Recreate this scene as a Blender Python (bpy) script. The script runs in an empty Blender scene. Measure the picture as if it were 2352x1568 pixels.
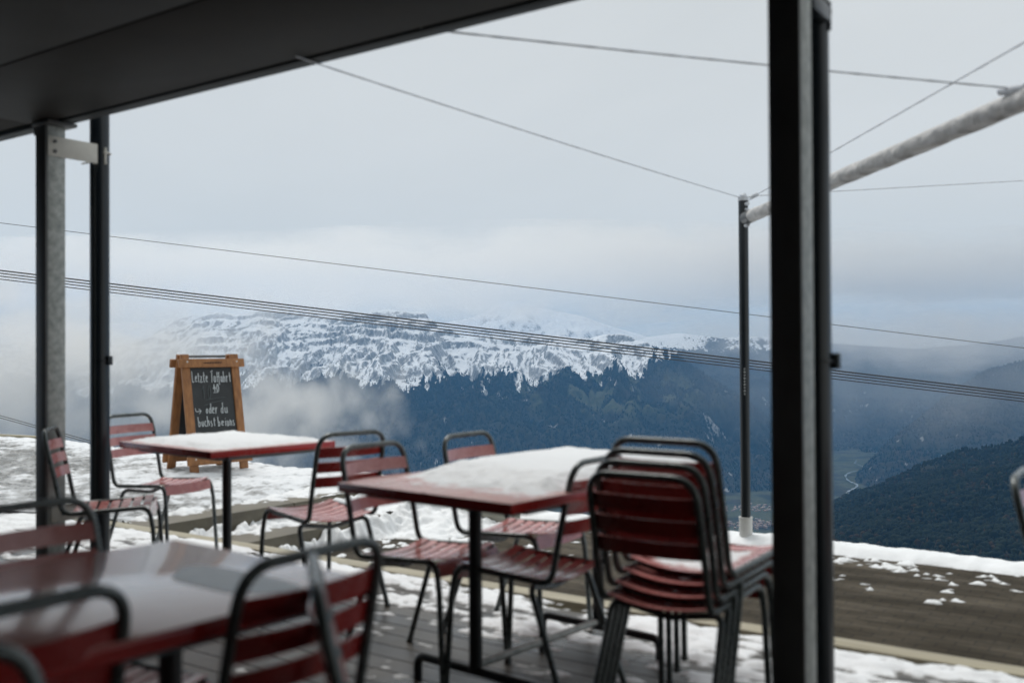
import bpy, math, random
import numpy as np
from mathutils import Vector, Matrix

random.seed(7)
rng = np.random.default_rng(11)
C = bpy.context.scene
COL = C.collection
R = math.radians
PI = math.pi
EYE = 1.2                      # seated eye height (m)
YAW, PITCH, ROLL = R(35.3), R(0.62), R(-0.31)

# ------------------------------------------------------------------ camera
cam_d = bpy.data.cameras.new('camera')
cam = bpy.data.objects.new('camera', cam_d)
COL.objects.link(cam)
ROT = Matrix.Rotation(YAW, 3, 'Z') @ Matrix.Rotation(PI / 2 + PITCH, 3, 'X') @ Matrix.Rotation(ROLL, 3, 'Z')
cam.matrix_world = Matrix.Translation((0, 0, EYE)) @ ROT.to_4x4()
cam_d.lens = 35.0
cam_d.sensor_width = 36.0
cam_d.clip_start = 0.05
cam_d.clip_end = 60000
cam_d.dof.use_dof = True
cam_d.dof.focus_distance = 90.0
cam_d.dof.aperture_fstop = 2.2
C.camera = cam
FPX = 2286.7


def ray(px, py):
    return ROT @ Vector(((px - 1176) / FPX, (784 - py) / FPX, -1.0))


def at_d(px, py, d):           # surveyed point of the place at forward depth d
    return Vector((0, 0, EYE)) + ray(px, py) * d


def at_z(px, py, z):
    r = ray(px, py)
    t = (z - EYE) / r.z
    return Vector((0, 0, EYE)) + r * t


# ------------------------------------------------------------------ helpers
def tag(o, label=None, cat=None, group=None, kind=None):
    if label: o['label'] = label
    if cat: o['category'] = cat
    if group: o['group'] = group
    if kind: o['kind'] = kind
    return o


def empty(name, loc=(0, 0, 0), rz=0.0):
    o = bpy.data.objects.new(name, None)
    COL.objects.link(o)
    o.location = loc
    o.rotation_euler = (0, 0, rz)
    o.empty_display_size = 0.2
    return o


class MB:
    def __init__(s):
        s.v, s.f, s.mi = [], [], []

    def add(s, vs, fs, m=0):
        b = len(s.v)
        s.v += [tuple(v) for v in vs]
        for f in fs:
            s.f.append(tuple(i + b for i in f)); s.mi.append(m)

    def box(s, c, size, rot=None, bev=0.0, m=0):
        hx, hy, hz = size[0] / 2, size[1] / 2, size[2] / 2
        c = Vector(c)
        if bev <= 0:
            vs = [Vector((x, y, z)) for x in (-hx, hx) for y in (-hy, hy) for z in (-hz, hz)]
            fs = [(0, 1, 3, 2), (4, 6, 7, 5), (0, 4, 5, 1), (2, 3, 7, 6), (0, 2, 6, 4), (1, 5, 7, 3)]
        else:
            import bmesh
            bm = bmesh.new()
            bmesh.ops.create_cube(bm, size=1.0)
            for v in bm.verts:
                v.co = Vector((v.co.x * size[0], v.co.y * size[1], v.co.z * size[2]))
            bmesh.ops.bevel(bm, geom=list(bm.edges), offset=bev, segments=2, affect='EDGES', profile=0.5)
            bm.verts.index_update()
            vs = [v.co.copy() for v in bm.verts]
            fs = [tuple(v.index for v in f.verts) for f in bm.faces]
            bm.free()
        if rot is not None:
            vs = [rot @ v for v in vs]
        s.add([v + c for v in vs], fs, m)

    def tube(s, path, r, seg=10, cap=True, m=0, rfun=None):
        P = [Vector(p) for p in path]
        n = len(P)
        T = []
        for i in range(n):
            t = (P[min(i + 1, n - 1)] - P[max(i - 1, 0)]).normalized()
            T.append(t)
        ref = Vector((0, 0, 1)) if abs(T[0].z) < 0.9 else Vector((1, 0, 0))
        N = (ref - T[0] * ref.dot(T[0])).normalized()
        vs, fs = [], []
        for i in range(n):
            N = (N - T[i] * N.dot(T[i])).normalized()
            B = T[i].cross(N)
            rr = r if rfun is None else rfun(i, n)
            for k in range(seg):
                a = 2 * PI * k / seg
                kk = rr if not callable(rr) else rr(a)
                vs.append(P[i] + (N * math.cos(a) + B * math.sin(a)) * kk)
        for i in range(n - 1):
            for k in range(seg):
                k2 = (k + 1) % seg
                fs.append((i * seg + k, i * seg + k2, (i + 1) * seg + k2, (i + 1) * seg + k))
        if cap:
            fs.append(tuple(reversed(range(seg))))
            fs.append(tuple(range((n - 1) * seg, n * seg)))
        s.add(vs, fs, m)

    def build(s, name, mat, parent=None, smooth=True, loc=None):
        me = bpy.data.meshes.new(name)
        me.from_pydata(s.v, [], s.f)
        mats = mat if isinstance(mat, (list, tuple)) else [mat]
        for mm in mats: me.materials.append(mm)
        if len(mats) > 1:
            me.polygons.foreach_set('material_index', s.mi)
        me.update()
        if smooth:
            me.polygons.foreach_set('use_smooth', [True] * len(me.polygons))
            try:
                me.set_sharp_from_angle(angle=R(38))
            except Exception:
                pass
        o = bpy.data.objects.new(name, me)
        COL.objects.link(o)
        if parent is not None: o.parent = parent
        if loc is not None: o.location = loc
        return o


def fillet(pts, rad, n=6):
    """Round the inner corners of a polyline; rad is one value or one per inner corner."""
    P = [Vector(p) for p in pts]
    out = [P[0]]
    for i in range(1, len(P) - 1):
        r = rad if not isinstance(rad, (list, tuple)) else rad[i - 1]
        a, b, c = P[i - 1], P[i], P[i + 1]
        u, w = (a - b), (c - b)
        q = min(r, u.length * .49, w.length * .49)
        p0, p2 = b + u.normalized() * q, b + w.normalized() * q
        for k in range(n + 1):
            t = k / n
            out.append(p0 * (1 - t) ** 2 + b * 2 * t * (1 - t) + p2 * t ** 2)
    out.append(P[-1])
    return out


# numpy noise -------------------------------------------------------
def _hash(ix, iy, seed):
    h = (ix.astype(np.int64) * 374761393 + iy.astype(np.int64) * 668265263 + seed * 974634577) & 0x7fffffff
    h = ((h ^ (h >> 13)) * 1274126177) & 0x7fffffff
    h = h ^ (h >> 16)
    return (h & 0xffff).astype(np.float64) / 65535.0


def gnoise(x, y, seed=0):
    ix, iy = np.floor(x), np.floor(y)
    fx, fy = x - ix, y - iy
    u, v = fx * fx * fx * (fx * (fx * 6 - 15) + 10), fy * fy * fy * (fy * (fy * 6 - 15) + 10)

    def g(dx, dy):
        a = _hash(ix + dx, iy + dy, seed) * 2 * PI
        return np.cos(a) * (fx - dx) + np.sin(a) * (fy - dy)
    return ((g(0, 0) * (1 - u) + g(1, 0) * u) * (1 - v) + (g(0, 1) * (1 - u) + g(1, 1) * u) * v) * 1.5


def fbm(x, y, seed=0, octs=4, gain=.5, lac=2.03):
    s, a, t = 0, 1.0, 0
    for o in range(octs):
        s = s + a * gnoise(x * lac ** o + 17.3 * o, y * lac ** o - 9.1 * o, seed + o)
        t += a
        a *= gain
    return s / t * 1.4


def ridged(x, y, seed=0, octs=4):
    s, a, t = 0, 1.0, 0
    for o in range(octs):
        s = s + a * (1 - np.abs(gnoise(x * 2.1 ** o + 5.7 * o, y * 2.1 ** o, seed + o)) * 2)
        t += a
        a *= .5
    return s / t


def sstep(a, b, x):
    t = np.clip((x - a) / (b - a), 0, 1)
    return t * t * (3 - 2 * t)


# ------------------------------------------------------------------ materials
def new_mat(name):
    m = bpy.data.materials.new(name)
    m.use_nodes = True
    nt = m.node_tree
    return m, nt, nt.nodes['Principled BSDF']


def nd(nt, t, **kw):
    n = nt.nodes.new(t)
    for k, v in kw.items():
        if hasattr(n, k) and k not in n.inputs:
            setattr(n, k, v)
        else:
            n.inputs[k].default_value = v
    return n


def ramp(nt, fac, stops):
    r = nt.nodes.new('ShaderNodeValToRGB')
    el = r.color_ramp.elements
    while len(el) > 1: el.remove(el[-1])
    el[0].position, el[0].color = stops[0][0], (*stops[0][1], 1)
    for p, c in stops[1:]:
        e = el.new(p); e.color = (*c, 1)
    nt.links.new(fac, r.inputs[0])
    return r.outputs[0]


def simple(name, c1, c2=None, rough=.5, metal=0.0, scale=8.0, bump=0.0, bscale=60.0, r2=None, spec=.5, coord='Object', stretch=None, detail=5, coat=0.0):
    m, nt, b = new_mat(name)
    if coat:
        b.inputs['Coat Weight'].default_value = coat; b.inputs['Coat Roughness'].default_value = .10; b.inputs['Coat IOR'].default_value = 1.45
    b.inputs['Roughness'].default_value = rough
    b.inputs['Metallic'].default_value = metal
    b.inputs['Specular IOR Level'].default_value = spec
    tc = nt.nodes.new('ShaderNodeTexCoord')
    src = tc.outputs[coord]
    if stretch:
        mp = nt.nodes.new('ShaderNodeMapping'); mp.inputs['Scale'].default_value = stretch
        nt.links.new(src, mp.inputs[0]); src = mp.outputs[0]
    if c2 is not None:
        n = nd(nt, 'ShaderNodeTexNoise', Scale=scale, Detail=float(detail), Roughness=.6)
        nt.links.new(src, n.inputs['Vector'])
        nt.links.new(ramp(nt, n.outputs['Fac'], [(.32, c1), (.68, c2)]), b.inputs['Base Color'])
        if r2 is not None:
            mr = nd(nt, 'ShaderNodeMapRange'); mr.inputs['From Min'].default_value = .35; mr.inputs['From Max'].default_value = .65
            mr.inputs['To Min'].default_value = rough; mr.inputs['To Max'].default_value = r2
            nt.links.new(n.outputs['Fac'], mr.inputs[0]); nt.links.new(mr.outputs[0], b.inputs['Roughness'])
    else:
        b.inputs['Base Color'].default_value = (*c1, 1)
    if bump > 0:
        n2 = nd(nt, 'ShaderNodeTexNoise', Scale=bscale, Detail=4.0)
        nt.links.new(src, n2.inputs['Vector'])
        bp = nd(nt, 'ShaderNodeBump', Strength=bump, Distance=.01)
        nt.links.new(n2.outputs['Fac'], bp.inputs['Height']); nt.links.new(bp.outputs[0], b.inputs['Normal'])
    return m


M = {}
M['red'] = simple('red_paint', (.38, .032, .029), (.28, .021, .019), rough=.14, scale=9, r2=.36, bump=.08, bscale=40, coat=.5)


def add_frost_sheen(m, amt, tone=(.62, .50, .50), sc=14.0):
    """frost on faces turned to the sky, with their lit, sheeny look painted in"""
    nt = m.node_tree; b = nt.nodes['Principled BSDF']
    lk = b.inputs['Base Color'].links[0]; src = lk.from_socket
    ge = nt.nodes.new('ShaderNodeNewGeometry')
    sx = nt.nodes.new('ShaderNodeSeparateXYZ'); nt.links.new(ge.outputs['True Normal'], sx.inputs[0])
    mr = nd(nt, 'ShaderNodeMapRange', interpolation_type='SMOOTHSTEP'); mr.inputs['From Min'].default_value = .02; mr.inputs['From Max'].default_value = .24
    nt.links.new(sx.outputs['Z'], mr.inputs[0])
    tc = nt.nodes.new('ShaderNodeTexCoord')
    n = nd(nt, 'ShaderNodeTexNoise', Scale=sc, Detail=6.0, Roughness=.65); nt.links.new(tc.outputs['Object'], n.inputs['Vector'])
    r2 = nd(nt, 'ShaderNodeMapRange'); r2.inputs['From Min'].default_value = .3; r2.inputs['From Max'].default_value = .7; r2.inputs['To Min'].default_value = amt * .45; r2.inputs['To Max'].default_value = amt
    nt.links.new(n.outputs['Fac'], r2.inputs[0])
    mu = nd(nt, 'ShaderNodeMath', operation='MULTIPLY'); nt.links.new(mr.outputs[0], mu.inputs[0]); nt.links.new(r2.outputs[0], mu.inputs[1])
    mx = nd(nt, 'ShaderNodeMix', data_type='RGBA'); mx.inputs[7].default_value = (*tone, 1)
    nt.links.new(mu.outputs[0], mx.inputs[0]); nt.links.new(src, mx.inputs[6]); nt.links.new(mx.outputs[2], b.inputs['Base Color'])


add_frost_sheen(M['red'], .66, (.84, .44, .41))  # frost pink that also paints in the brightness of sky-lit slats
M['red_frosty'] = simple('frosty_tabletop', (.55, .030, .026), (.45, .024, .021), rough=.2, scale=6, r2=.34, coat=.2)
add_frost_sheen(M['red_frosty'], .88, (.74, .57, .52), 7.0)
M['red_top'] = simple('red_tabletop', (.46, .026, .022), (.38, .020, .018), rough=.16, scale=4, r2=.26, coat=.8)
add_frost_sheen(M['red_top'], .55, (.66, .46, .36), 5.0)  # warm tan painted in for the sky sheen on the wet top
M['tube'] = simple('grey_green_tube', (.070, .085, .085), (.11, .128, .126), rough=.22, scale=20, r2=.36, metal=.25, spec=.8)
M['pole'] = simple('table_pole', (.02, .024, .027), (.03, .034, .036), rough=.35, scale=10)
M['under'] = simple('table_subframe', (.16, .22, .24), (.2, .25, .27), rough=.4, scale=10)
M['black'] = simple('black_steel', (.085, .088, .089), (.12, .123, .123), rough=.5, scale=6)
M['navy'] = simple('navy_steel', (.008, .013, .018), (.012, .018, .024), rough=.30, scale=8)
M['galv'] = simple('galvanised_steel', (.28, .30, .285), (.56, .58, .555), rough=.5, metal=.15, scale=26, r2=.6, bump=.06, bscale=30)
M['bracket'] = simple('white_bracket', (.62, .60, .54), (.7, .68, .62), rough=.4, scale=14)
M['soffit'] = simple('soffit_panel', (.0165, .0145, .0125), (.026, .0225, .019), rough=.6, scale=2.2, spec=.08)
M['fascia'] = simple('fascia_trim', (.014, .020, .023), (.022, .028, .031), rough=.55, spec=.15, scale=5)
M['timber'] = simple('dark_timber', (.015, .011, .009), (.025, .018, .013), rough=.7, spec=.1, scale=6, stretch=(1, 1, 12))
M['oak'] = simple('sign_wood', (.42, .19, .068), (.22, .092, .032), rough=.5, scale=9, bump=.15, bscale=50, stretch=(3, 3, .6))
M['burn'] = simple('burnt_mark', (.05, .02, .01), (.07, .03, .015), rough=.7, scale=60)
M['slate'] = simple('chalkboard', (.020, .023, .025), (.034, .038, .041), rough=.55, scale=7)
M['chalk'] = simple('chalk', (.62, .66, .68), (.5, .54, .56), rough=.9, scale=90)
M['chalk_faint'] = simple('chalk_faint', (.13, .15, .155), (.09, .105, .11), rough=.9, scale=60)
M['screw'] = simple('screw_head', (.6, .6, .58), rough=.3, metal=.8)
M['white_sleeve'] = simple('white_sleeve', (.60, .60, .58), (.68, .68, .66), rough=.45, scale=12)
M['frost'] = simple('frosted_wire', (.52, .55, .60), (.68, .71, .75), rough=.8, scale=30)
M['cable'] = simple('steel_cable', (.008, .010, .012), (.012, .014, .018), rough=.5, scale=3)
M['stone'] = simple('step_stone', (.105, .092, .066), (.17, .155, .118), rough=.5, scale=4, bump=.25, bscale=30, r2=.7)
M['concrete'] = simple('pale_concrete', (.34, .33, .28), (.44, .43, .37), rough=.7, scale=5, bump=.2, bscale=40)
M['edge'] = simple('edging_wood', (.30, .265, .18), (.42, .38, .27), rough=.5, scale=5, bump=.2, bscale=40, stretch=(.5, 4, 4))
M['water'] = simple('puddle', (.10, .12, .13), rough=.03, spec=.8)
M['ice'] = simple('clear_ice', (.66, .72, .77), (.78, .83, .87), rough=.35, scale=20)
M['leaf'] = simple('dead_leaf', (.07, .06, .03), (.11, .09, .045), rough=.7, scale=40)


def snow_mat(name, dirt=0.0, dscale=6.0, dcol=(.30, .30, .29), stretch=None, thin=(.20, .195, .185)):
    m, nt, b = new_mat(name)
    b.inputs['Roughness'].default_value = .55
    b.inputs['Specular IOR Level'].default_value = .3
    tc = nt.nodes.new('ShaderNodeTexCoord')
    src = tc.outputs['Object']
    if stretch:
        mp = nt.nodes.new('ShaderNodeMapping'); mp.inputs['Scale'].default_value = stretch
        nt.links.new(src, mp.inputs[0]); src = mp.outputs[0]
    n = nd(nt, 'ShaderNodeTexNoise', Scale=dscale, Detail=8.0, Roughness=.68)
    nt.links.new(src, n.inputs['Vector'])
    col = ramp(nt, n.outputs['Fac'], [(.5 - .28 + dirt * .28, dcol), (.5 - .16 + dirt * .20, (.84, .865, .885)), (.8, (.90, .92, .935))])
    # thin snow is wet and see-through grey, deep snow white
    at = nd(nt, 'ShaderNodeAttribute', attribute_name='depth')
    nn = nd(nt, 'ShaderNodeTexNoise', Scale=55.0, Detail=5.0, Roughness=.7); nt.links.new(tc.outputs['Object'], nn.inputs['Vector'])
    ma = nd(nt, 'ShaderNodeMath', operation='MULTIPLY_ADD'); ma.inputs[1].default_value = .9; nt.links.new(nn.outputs['Fac'], ma.inputs[0]); nt.links.new(at.outputs['Fac'], ma.inputs[2])
    mk = ramp(nt, ma.outputs[0], [(.40, (0, 0, 0)), (.95, (1, 1, 1))])
    mx = nd(nt, 'ShaderNodeMix', data_type='RGBA'); mx.inputs[6].default_value = (*thin, 1)
    nt.links.new(mk, mx.inputs[0]); nt.links.new(col, mx.inputs[7]); nt.links.new(mx.outputs[2], b.inputs['Base Color'])
    n2 = nd(nt, 'ShaderNodeTexNoise', Scale=38.0, Detail=5.0, Roughness=.65)
    nt.links.new(tc.outputs['Object'], n2.inputs['Vector'])
    bp = nd(nt, 'ShaderNodeBump', Strength=.5, Distance=.012)
    nt.links.new(n2.outputs['Fac'], bp.inputs['Height']); nt.links.new(bp.outputs[0], b.inputs['Normal'])
    return m


M['snow'] = snow_mat('fresh_snow', 0.0)
M['snow_table'] = snow_mat('table_snow', 0.0, 4, thin=(.55, .32, .31))


def slush_ground():
    """trodden snow: white crust broken by grey slush, more of it to the west"""
    m, nt, b = new_mat('trodden_snow')
    tc = nt.nodes.new('ShaderNodeTexCoord')
    b.inputs['Specular IOR Level'].default_value = .35
    n = nd(nt, 'ShaderNodeTexNoise', Scale=5.5, Detail=9.0, Roughness=.7)
    nt.links.new(tc.outputs['Object'], n.inputs['Vector'])
    n3 = nd(nt, 'ShaderNodeTexNoise', Scale=.55, Detail=2.0)
    nt.links.new(tc.outputs['Object'], n3.inputs['Vector'])
    at = nd(nt, 'ShaderNodeAttribute', attribute_name='slush')
    a1 = nd(nt, 'ShaderNodeMath', operation='MULTIPLY_ADD'); a1.inputs[1].default_value = -.20
    nt.links.new(at.outputs['Fac'], a1.inputs[0]); nt.links.new(n.outputs['Fac'], a1.inputs[2])
    a2 = nd(nt, 'ShaderNodeMath', operation='MULTIPLY_ADD'); a2.inputs[1].default_value = .22
    nt.links.new(n3.outputs['Fac'], a2.inputs[0]); nt.links.new(a1.outputs[0], a2.inputs[2])
    col = ramp(nt, a2.outputs[0], [(.34, (.13, .135, .13)), (.45, (.36, .37, .375)), (.53, (.72, .75, .78)), (.7, (.86, .885, .91))])
    nt.links.new(col, b.inputs['Base Color'])
    rr = ramp(nt, a2.outputs[0], [(.38, (.25, .25, .25)), (.5, (.6, .6, .6))])
    nt.links.new(rr, b.inputs['Roughness'])
    n2 = nd(nt, 'ShaderNodeTexNoise', Scale=26.0, Detail=6.0, Roughness=.7)
    nt.links.new(tc.outputs['Object'], n2.inputs['Vector'])
    bp = nd(nt, 'ShaderNodeBump', Strength=.7, Distance=.02)
    nt.links.new(n2.outputs['Fac'], bp.inputs['Height']); nt.links.new(bp.outputs[0], b.inputs['Normal'])
    return m


M['slush'] = slush_ground()


def deck_mat():
    m, nt, b = new_mat('wet_decking')
    tc = nt.nodes.new('ShaderNodeTexCoord')
    at = nd(nt, 'ShaderNodeAttribute', attribute_name='board')
    mp = nt.nodes.new('ShaderNodeMapping'); mp.inputs['Scale'].default_value = (1.2, 30, 4)
    nt.links.new(tc.outputs['Object'], mp.inputs[0])
    n = nd(nt, 'ShaderNodeTexNoise', Scale=3.0, Detail=6.0, Roughness=.6)
    nt.links.new(mp.outputs[0], n.inputs['Vector'])
    c1 = ramp(nt, n.outputs['Fac'], [(.3, (.034, .030, .025)), (.7, (.075, .068, .057))])
    c2 = ramp(nt, at.outputs['Fac'], [(0, (.6, .6, .62)), (1, (1.25, 1.2, 1.1))])
    mx = nd(nt, 'ShaderNodeMix', data_type='RGBA', blend_type='MULTIPLY')
    mx.inputs[0].default_value = 1
    nt.links.new(c1, mx.inputs[6]); nt.links.new(c2, mx.inputs[7])
    nt.links.new(mx.outputs[2], b.inputs['Base Color'])
    w = nd(nt, 'ShaderNodeTexNoise', Scale=1.6, Detail=3.0)
    nt.links.new(tc.outputs['Object'], w.inputs['Vector'])
    rr = ramp(nt, w.outputs['Fac'], [(.4, (.24, .24, .24)), (.62, (.5, .5, .5))])
    nt.links.new(rr, b.inputs['Roughness'])
    bp = nd(nt, 'ShaderNodeBump', Strength=.25, Distance=.004)
    nt.links.new(n.outputs['Fac'], bp.inputs['Height']); nt.links.new(bp.outputs[0], b.inputs['Normal'])
    return m


M['deck'] = deck_mat()


def paver_mat():
    m, nt, b = new_mat('brown_pavers')
    tc = nt.nodes.new('ShaderNodeTexCoord')
    br = nd(nt, 'ShaderNodeTexBrick', Scale=1.0)
    br.inputs['Brick Width'].default_value = .155; br.inputs['Row Height'].default_value = .075
    br.inputs['Mortar Size'].default_value = .004; br.inputs['Bias'].default_value = 0
    br.inputs['Color1'].default_value = (.042, .033, .020, 1); br.inputs['Color2'].default_value = (.053, .042, .026, 1)
    br.inputs['Mortar'].default_value = (.018, .014, .009, 1)
    nt.links.new(tc.outputs['Object'], br.inputs['Vector'])
    n = nd(nt, 'ShaderNodeTexNoise', Scale=1.3, Detail=7.0, Roughness=.65)
    nt.links.new(tc.outputs['Object'], n.inputs['Vector'])
    mpp = nt.nodes.new('ShaderNodeMapping'); mpp.inputs['Scale'].default_value = (1.0, 3.2, 1); nt.links.new(tc.outputs['Object'], mpp.inputs[0])
    nt.links.new(mpp.outputs[0], n.inputs['Vector'])
    nf = nd(nt, 'ShaderNodeTexNoise', Scale=60.0, Detail=4.0, Roughness=.7); nt.links.new(tc.outputs['Object'], nf.inputs['Vector'])
    mf = nd(nt, 'ShaderNodeMath', operation='MULTIPLY_ADD'); mf.inputs[1].default_value = .35; nt.links.new(nf.outputs['Fac'], mf.inputs[0])
    sb_ = nd(nt, 'ShaderNodeMath', operation='SUBTRACT'); sb_.inputs[1].default_value = .17; nt.links.new(n.outputs['Fac'], sb_.inputs[0]); nt.links.new(sb_.outputs[0], mf.inputs[2])
    c2 = ramp(nt, mf.outputs[0], [(.28, (.55, .55, .54)), (.5, (1, 1, 1)), (.66, (1.7, 1.66, 1.6))])
    mx = nd(nt, 'ShaderNodeMix', data_type='RGBA', blend_type='MULTIPLY'); mx.inputs[0].default_value = 1
    nt.links.new(br.outputs['Color'], mx.inputs[6]); nt.links.new(c2, mx.inputs[7])
    nt.links.new(mx.outputs[2], b.inputs['Base Color'])
    rr = ramp(nt, n.outputs['Fac'], [(.4, (.7, .7, .7)), (.72, (.42, .42, .42))])
    nt.links.new(rr, b.inputs['Roughness'])
    b.inputs['Specular IOR Level'].default_value = .10
    bp = nd(nt, 'ShaderNodeBump', Strength=.5, Distance=.006)
    nt.links.new(br.outputs['Fac'], bp.inputs['Height']); bp.invert = True
    nt.links.new(bp.outputs[0], b.inputs['Normal'])
    return m


M['paver'] = paver_mat()


def roller_mat():
    m, nt, b = new_mat('wrapped_cover')
    b.inputs['Roughness'].default_value = .6
    tc = nt.nodes.new('ShaderNodeTexCoord')
    mp = nt.nodes.new('ShaderNodeMapping'); mp.inputs['Scale'].default_value = (3.5, 9, 9); mp.inputs['Rotation'].default_value = (0, 0, .6)
    nt.links.new(tc.outputs['Object'], mp.inputs[0])
    n = nd(nt, 'ShaderNodeTexNoise', Scale=2.2, Detail=4.0, Roughness=.5, Distortion=.8)
    nt.links.new(mp.outputs[0], n.inputs['Vector'])
    nt.links.new(ramp(nt, n.outputs['Fac'], [(.3, (.36, .36, .36)), (.6, (.52, .515, .51))]), b.inputs['Base Color'])
    wv_ = nd(nt, 'ShaderNodeTexWave', wave_type='BANDS', bands_direction='X', Scale=2.6, Distortion=5.0, Detail=3.0)
    wv_.inputs['Detail Scale'].default_value = 2.0
    mw = nt.nodes.new('ShaderNodeMapping'); mw.inputs['Rotation'].default_value = (0, .9, .75)
    nt.links.new(tc.outputs['Object'], mw.inputs[0]); nt.links.new(mw.outputs[0], wv_.inputs['Vector'])
    bp0 = nd(nt, 'ShaderNodeBump', Strength=.9, Distance=.018); nt.links.new(wv_.outputs['Fac'], bp0.inputs['Height'])
    bp = nd(nt, 'ShaderNodeBump', Strength=.5, Distance=.015)
    nt.links.new(bp0.outputs[0], bp.inputs['Normal'])
    nt.links.new(n.outputs['Fac'], bp.inputs['Height']); nt.links.new(bp.outputs[0], b.inputs['Normal'])
    return m


M['roller'] = roller_mat()

# ------------------------------------------------------------------ sky and light
SUN_EL, SUN_AZ = R(60), R(150)     # azimuth of the sun measured from +X, in the XY plane
w = bpy.data.worlds.new('World'); C.world = w; w.use_nodes = True
nt = w.node_tree
for n in list(nt.nodes): nt.nodes.remove(n)
out = nt.nodes.new('ShaderNodeOutputWorld')
sky = nd(nt, 'ShaderNodeTexSky', sky_type='NISHITA')
sky.sun_disc = False
sky.sun_elevation = SUN_EL
sky.sun_rotation = PI / 2 - SUN_AZ
sky.altitude = 1900
bg1 = nt.nodes.new('ShaderNodeBackground'); bg1.inputs['Strength'].default_value = .08
nt.links.new(sky.outputs[0], bg1.inputs['Color'])
tc = nt.nodes.new('ShaderNodeTexCoord')
n1 = nd(nt, 'ShaderNodeTexNoise', Scale=1.7, Detail=5.0, Roughness=.5, Distortion=.4)
mp = nt.nodes.new('ShaderNodeMapping'); mp.inputs['Scale'].default_value = (1, 1, 2.4)
nt.links.new(tc.outputs['Generated'], mp.inputs[0]); nt.links.new(mp.outputs[0], n1.inputs['Vector'])
cc = ramp(nt, n1.outputs['Fac'], [(.3, (.500, .515, .500)), (.7, (.560, .570, .552))])
bg2 = nt.nodes.new('ShaderNodeBackground'); bg2.inputs['Strength'].default_value = 1.0
nt.links.new(cc, bg2.inputs['Color'])
mixs = nt.nodes.new('ShaderNodeMixShader'); mixs.inputs[0].default_value = .9      # a closed layer of cloud
nt.links.new(bg1.outputs[0], mixs.inputs[1]); nt.links.new(bg2.outputs[0], mixs.inputs[2])
nt.links.new(mixs.outputs[0], out.inputs['Surface'])

sd = bpy.data.lights.new('sun', 'SUN')
sd.energy = 1.5; sd.angle = R(25); sd.color = (1, .97, .93)
sun = bpy.data.objects.new('sun', sd); COL.objects.link(sun)
sdir = Vector((math.cos(SUN_EL) * math.cos(SUN_AZ), math.cos(SUN_EL) * math.sin(SUN_AZ), math.sin(SUN_EL)))
sun.rotation_euler = sdir.to_track_quat('Z', 'Y').to_euler()
sun.location = (0, 20, 30)

vs = C.view_settings
vs.view_transform = 'Standard'; vs.look = 'None'; vs.exposure = 0.45; vs.gamma = 1.0; vs.use_curve_mapping = False
C.cycles.max_bounces = 12
C.cycles.volume_bounces = 6
C.cycles.volume_step_rate = 1.0
C.cycles.volume_max_steps = 256
C.cycles.use_denoising = True
C.cycles.sample_clamp_indirect = 4.0

# ------------------------------------------------------------------ terrain
HZ0 = 808.0


def hz(x):
    return HZ0 - .0054 * (x - 1176)


def prof(pts, x):
    p = np.array(pts, float)
    return np.interp(x, p[:, 0], p[:, 1])


def sm_prof(pts, x):
    s = 0
    for o in (-14, -5, 5, 14):
        s = s + prof(pts, x + o)
    return s / 4


NA = 1560
A = np.linspace(-1.08, 1.08, NA)
D = np.concatenate([np.geomspace(5, 900, 60)[:-1], np.linspace(900, 3000, 110)[:-1], np.linspace(3000, 4600, 60)[:-1],
                    np.linspace(4600, 8700, 400)[:-1], np.linspace(8700, 15000, 120)])
ND = len(D)
AA, DD = np.meshgrid(A, D)
XS = 1176 + FPX * AA
LL = AA * DD
FLOOR = -700.0
fx, fy = -math.sin(YAW), math.cos(YAW)
rx, ry = math.cos(YAW), math.sin(YAW)
WX = LL * rx + DD * fx
WY = LL * ry + DD * fy

x1 = A * FPX + 1176
C1 = [(-900, 800), (-200, 790), (0, 780), (150, 790), (250, 800), (330, 780), (390, 742), (430, 722), (480, 716), (540, 722), (620, 706), (700, 713), (760, 721),
      (860, 711), (900, 705), (940, 712), (988, 722), (1002, 748), (1040, 762), (1100, 771), (1200, 777), (1250, 766), (1300, 772), (1350, 777), (1390, 770),
      (1440, 768), (1500, 794), (1550, 812), (1600, 845), (1650, 878), (1700, 906), (1750, 946), (1790, 986), (1850, 1042), (1900, 1096), (1940, 1180), (2100, 1500), (4000, 1500)]
D1 = [(-900, 8200), (300, 8200), (1000, 7900), (1500, 7300), (1700, 6600), (1930, 5900), (4000, 5900)]
C2 = [(-900, 760), (300, 740), (500, 724), (560, 714), (600, 700), (625, 688), (650, 690), (690, 701), (760, 716), (900, 740), (1000, 744), (1060, 734), (1110, 720), (1145, 699),
      (1168, 688), (1205, 694), (1250, 708), (1300, 717), (1340, 726), (1380, 741), (1450, 762), (1530, 785), (1650, 835), (1760, 910), (1850, 1100), (1900, 1500), (4000, 1500)]
C3 = [(-900, 900), (1300, 850), (1480, 774), (1560, 764), (1650, 774), (1720, 770), (1800, 776), (1900, 786), (2000, 795), (2100, 800), (2200, 792), (2352, 772), (2700, 750), (4000, 740)]
C4 = [(-900, 1500), (1900, 1500), (1950, 1105), (1990, 1062), (2050, 1000), (2100, 965), (2150, 925), (2200, 890), (2230, 868), (2262, 848), (2310, 838), (2352, 826), (2450, 800), (2700, 770), (4000, 700)]
C5 = [(-900, 1500), (1600, 1500), (1700, 1290), (1800, 1222), (1870, 1180), (1925, 1148), (1990, 1122), (2060, 1098), (2140, 1070), (2250, 1040), (2352, 1008), (2600, 950), (4000, 850)]


def elev(y, x):
    return (hz(x) - y) / FPX


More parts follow.
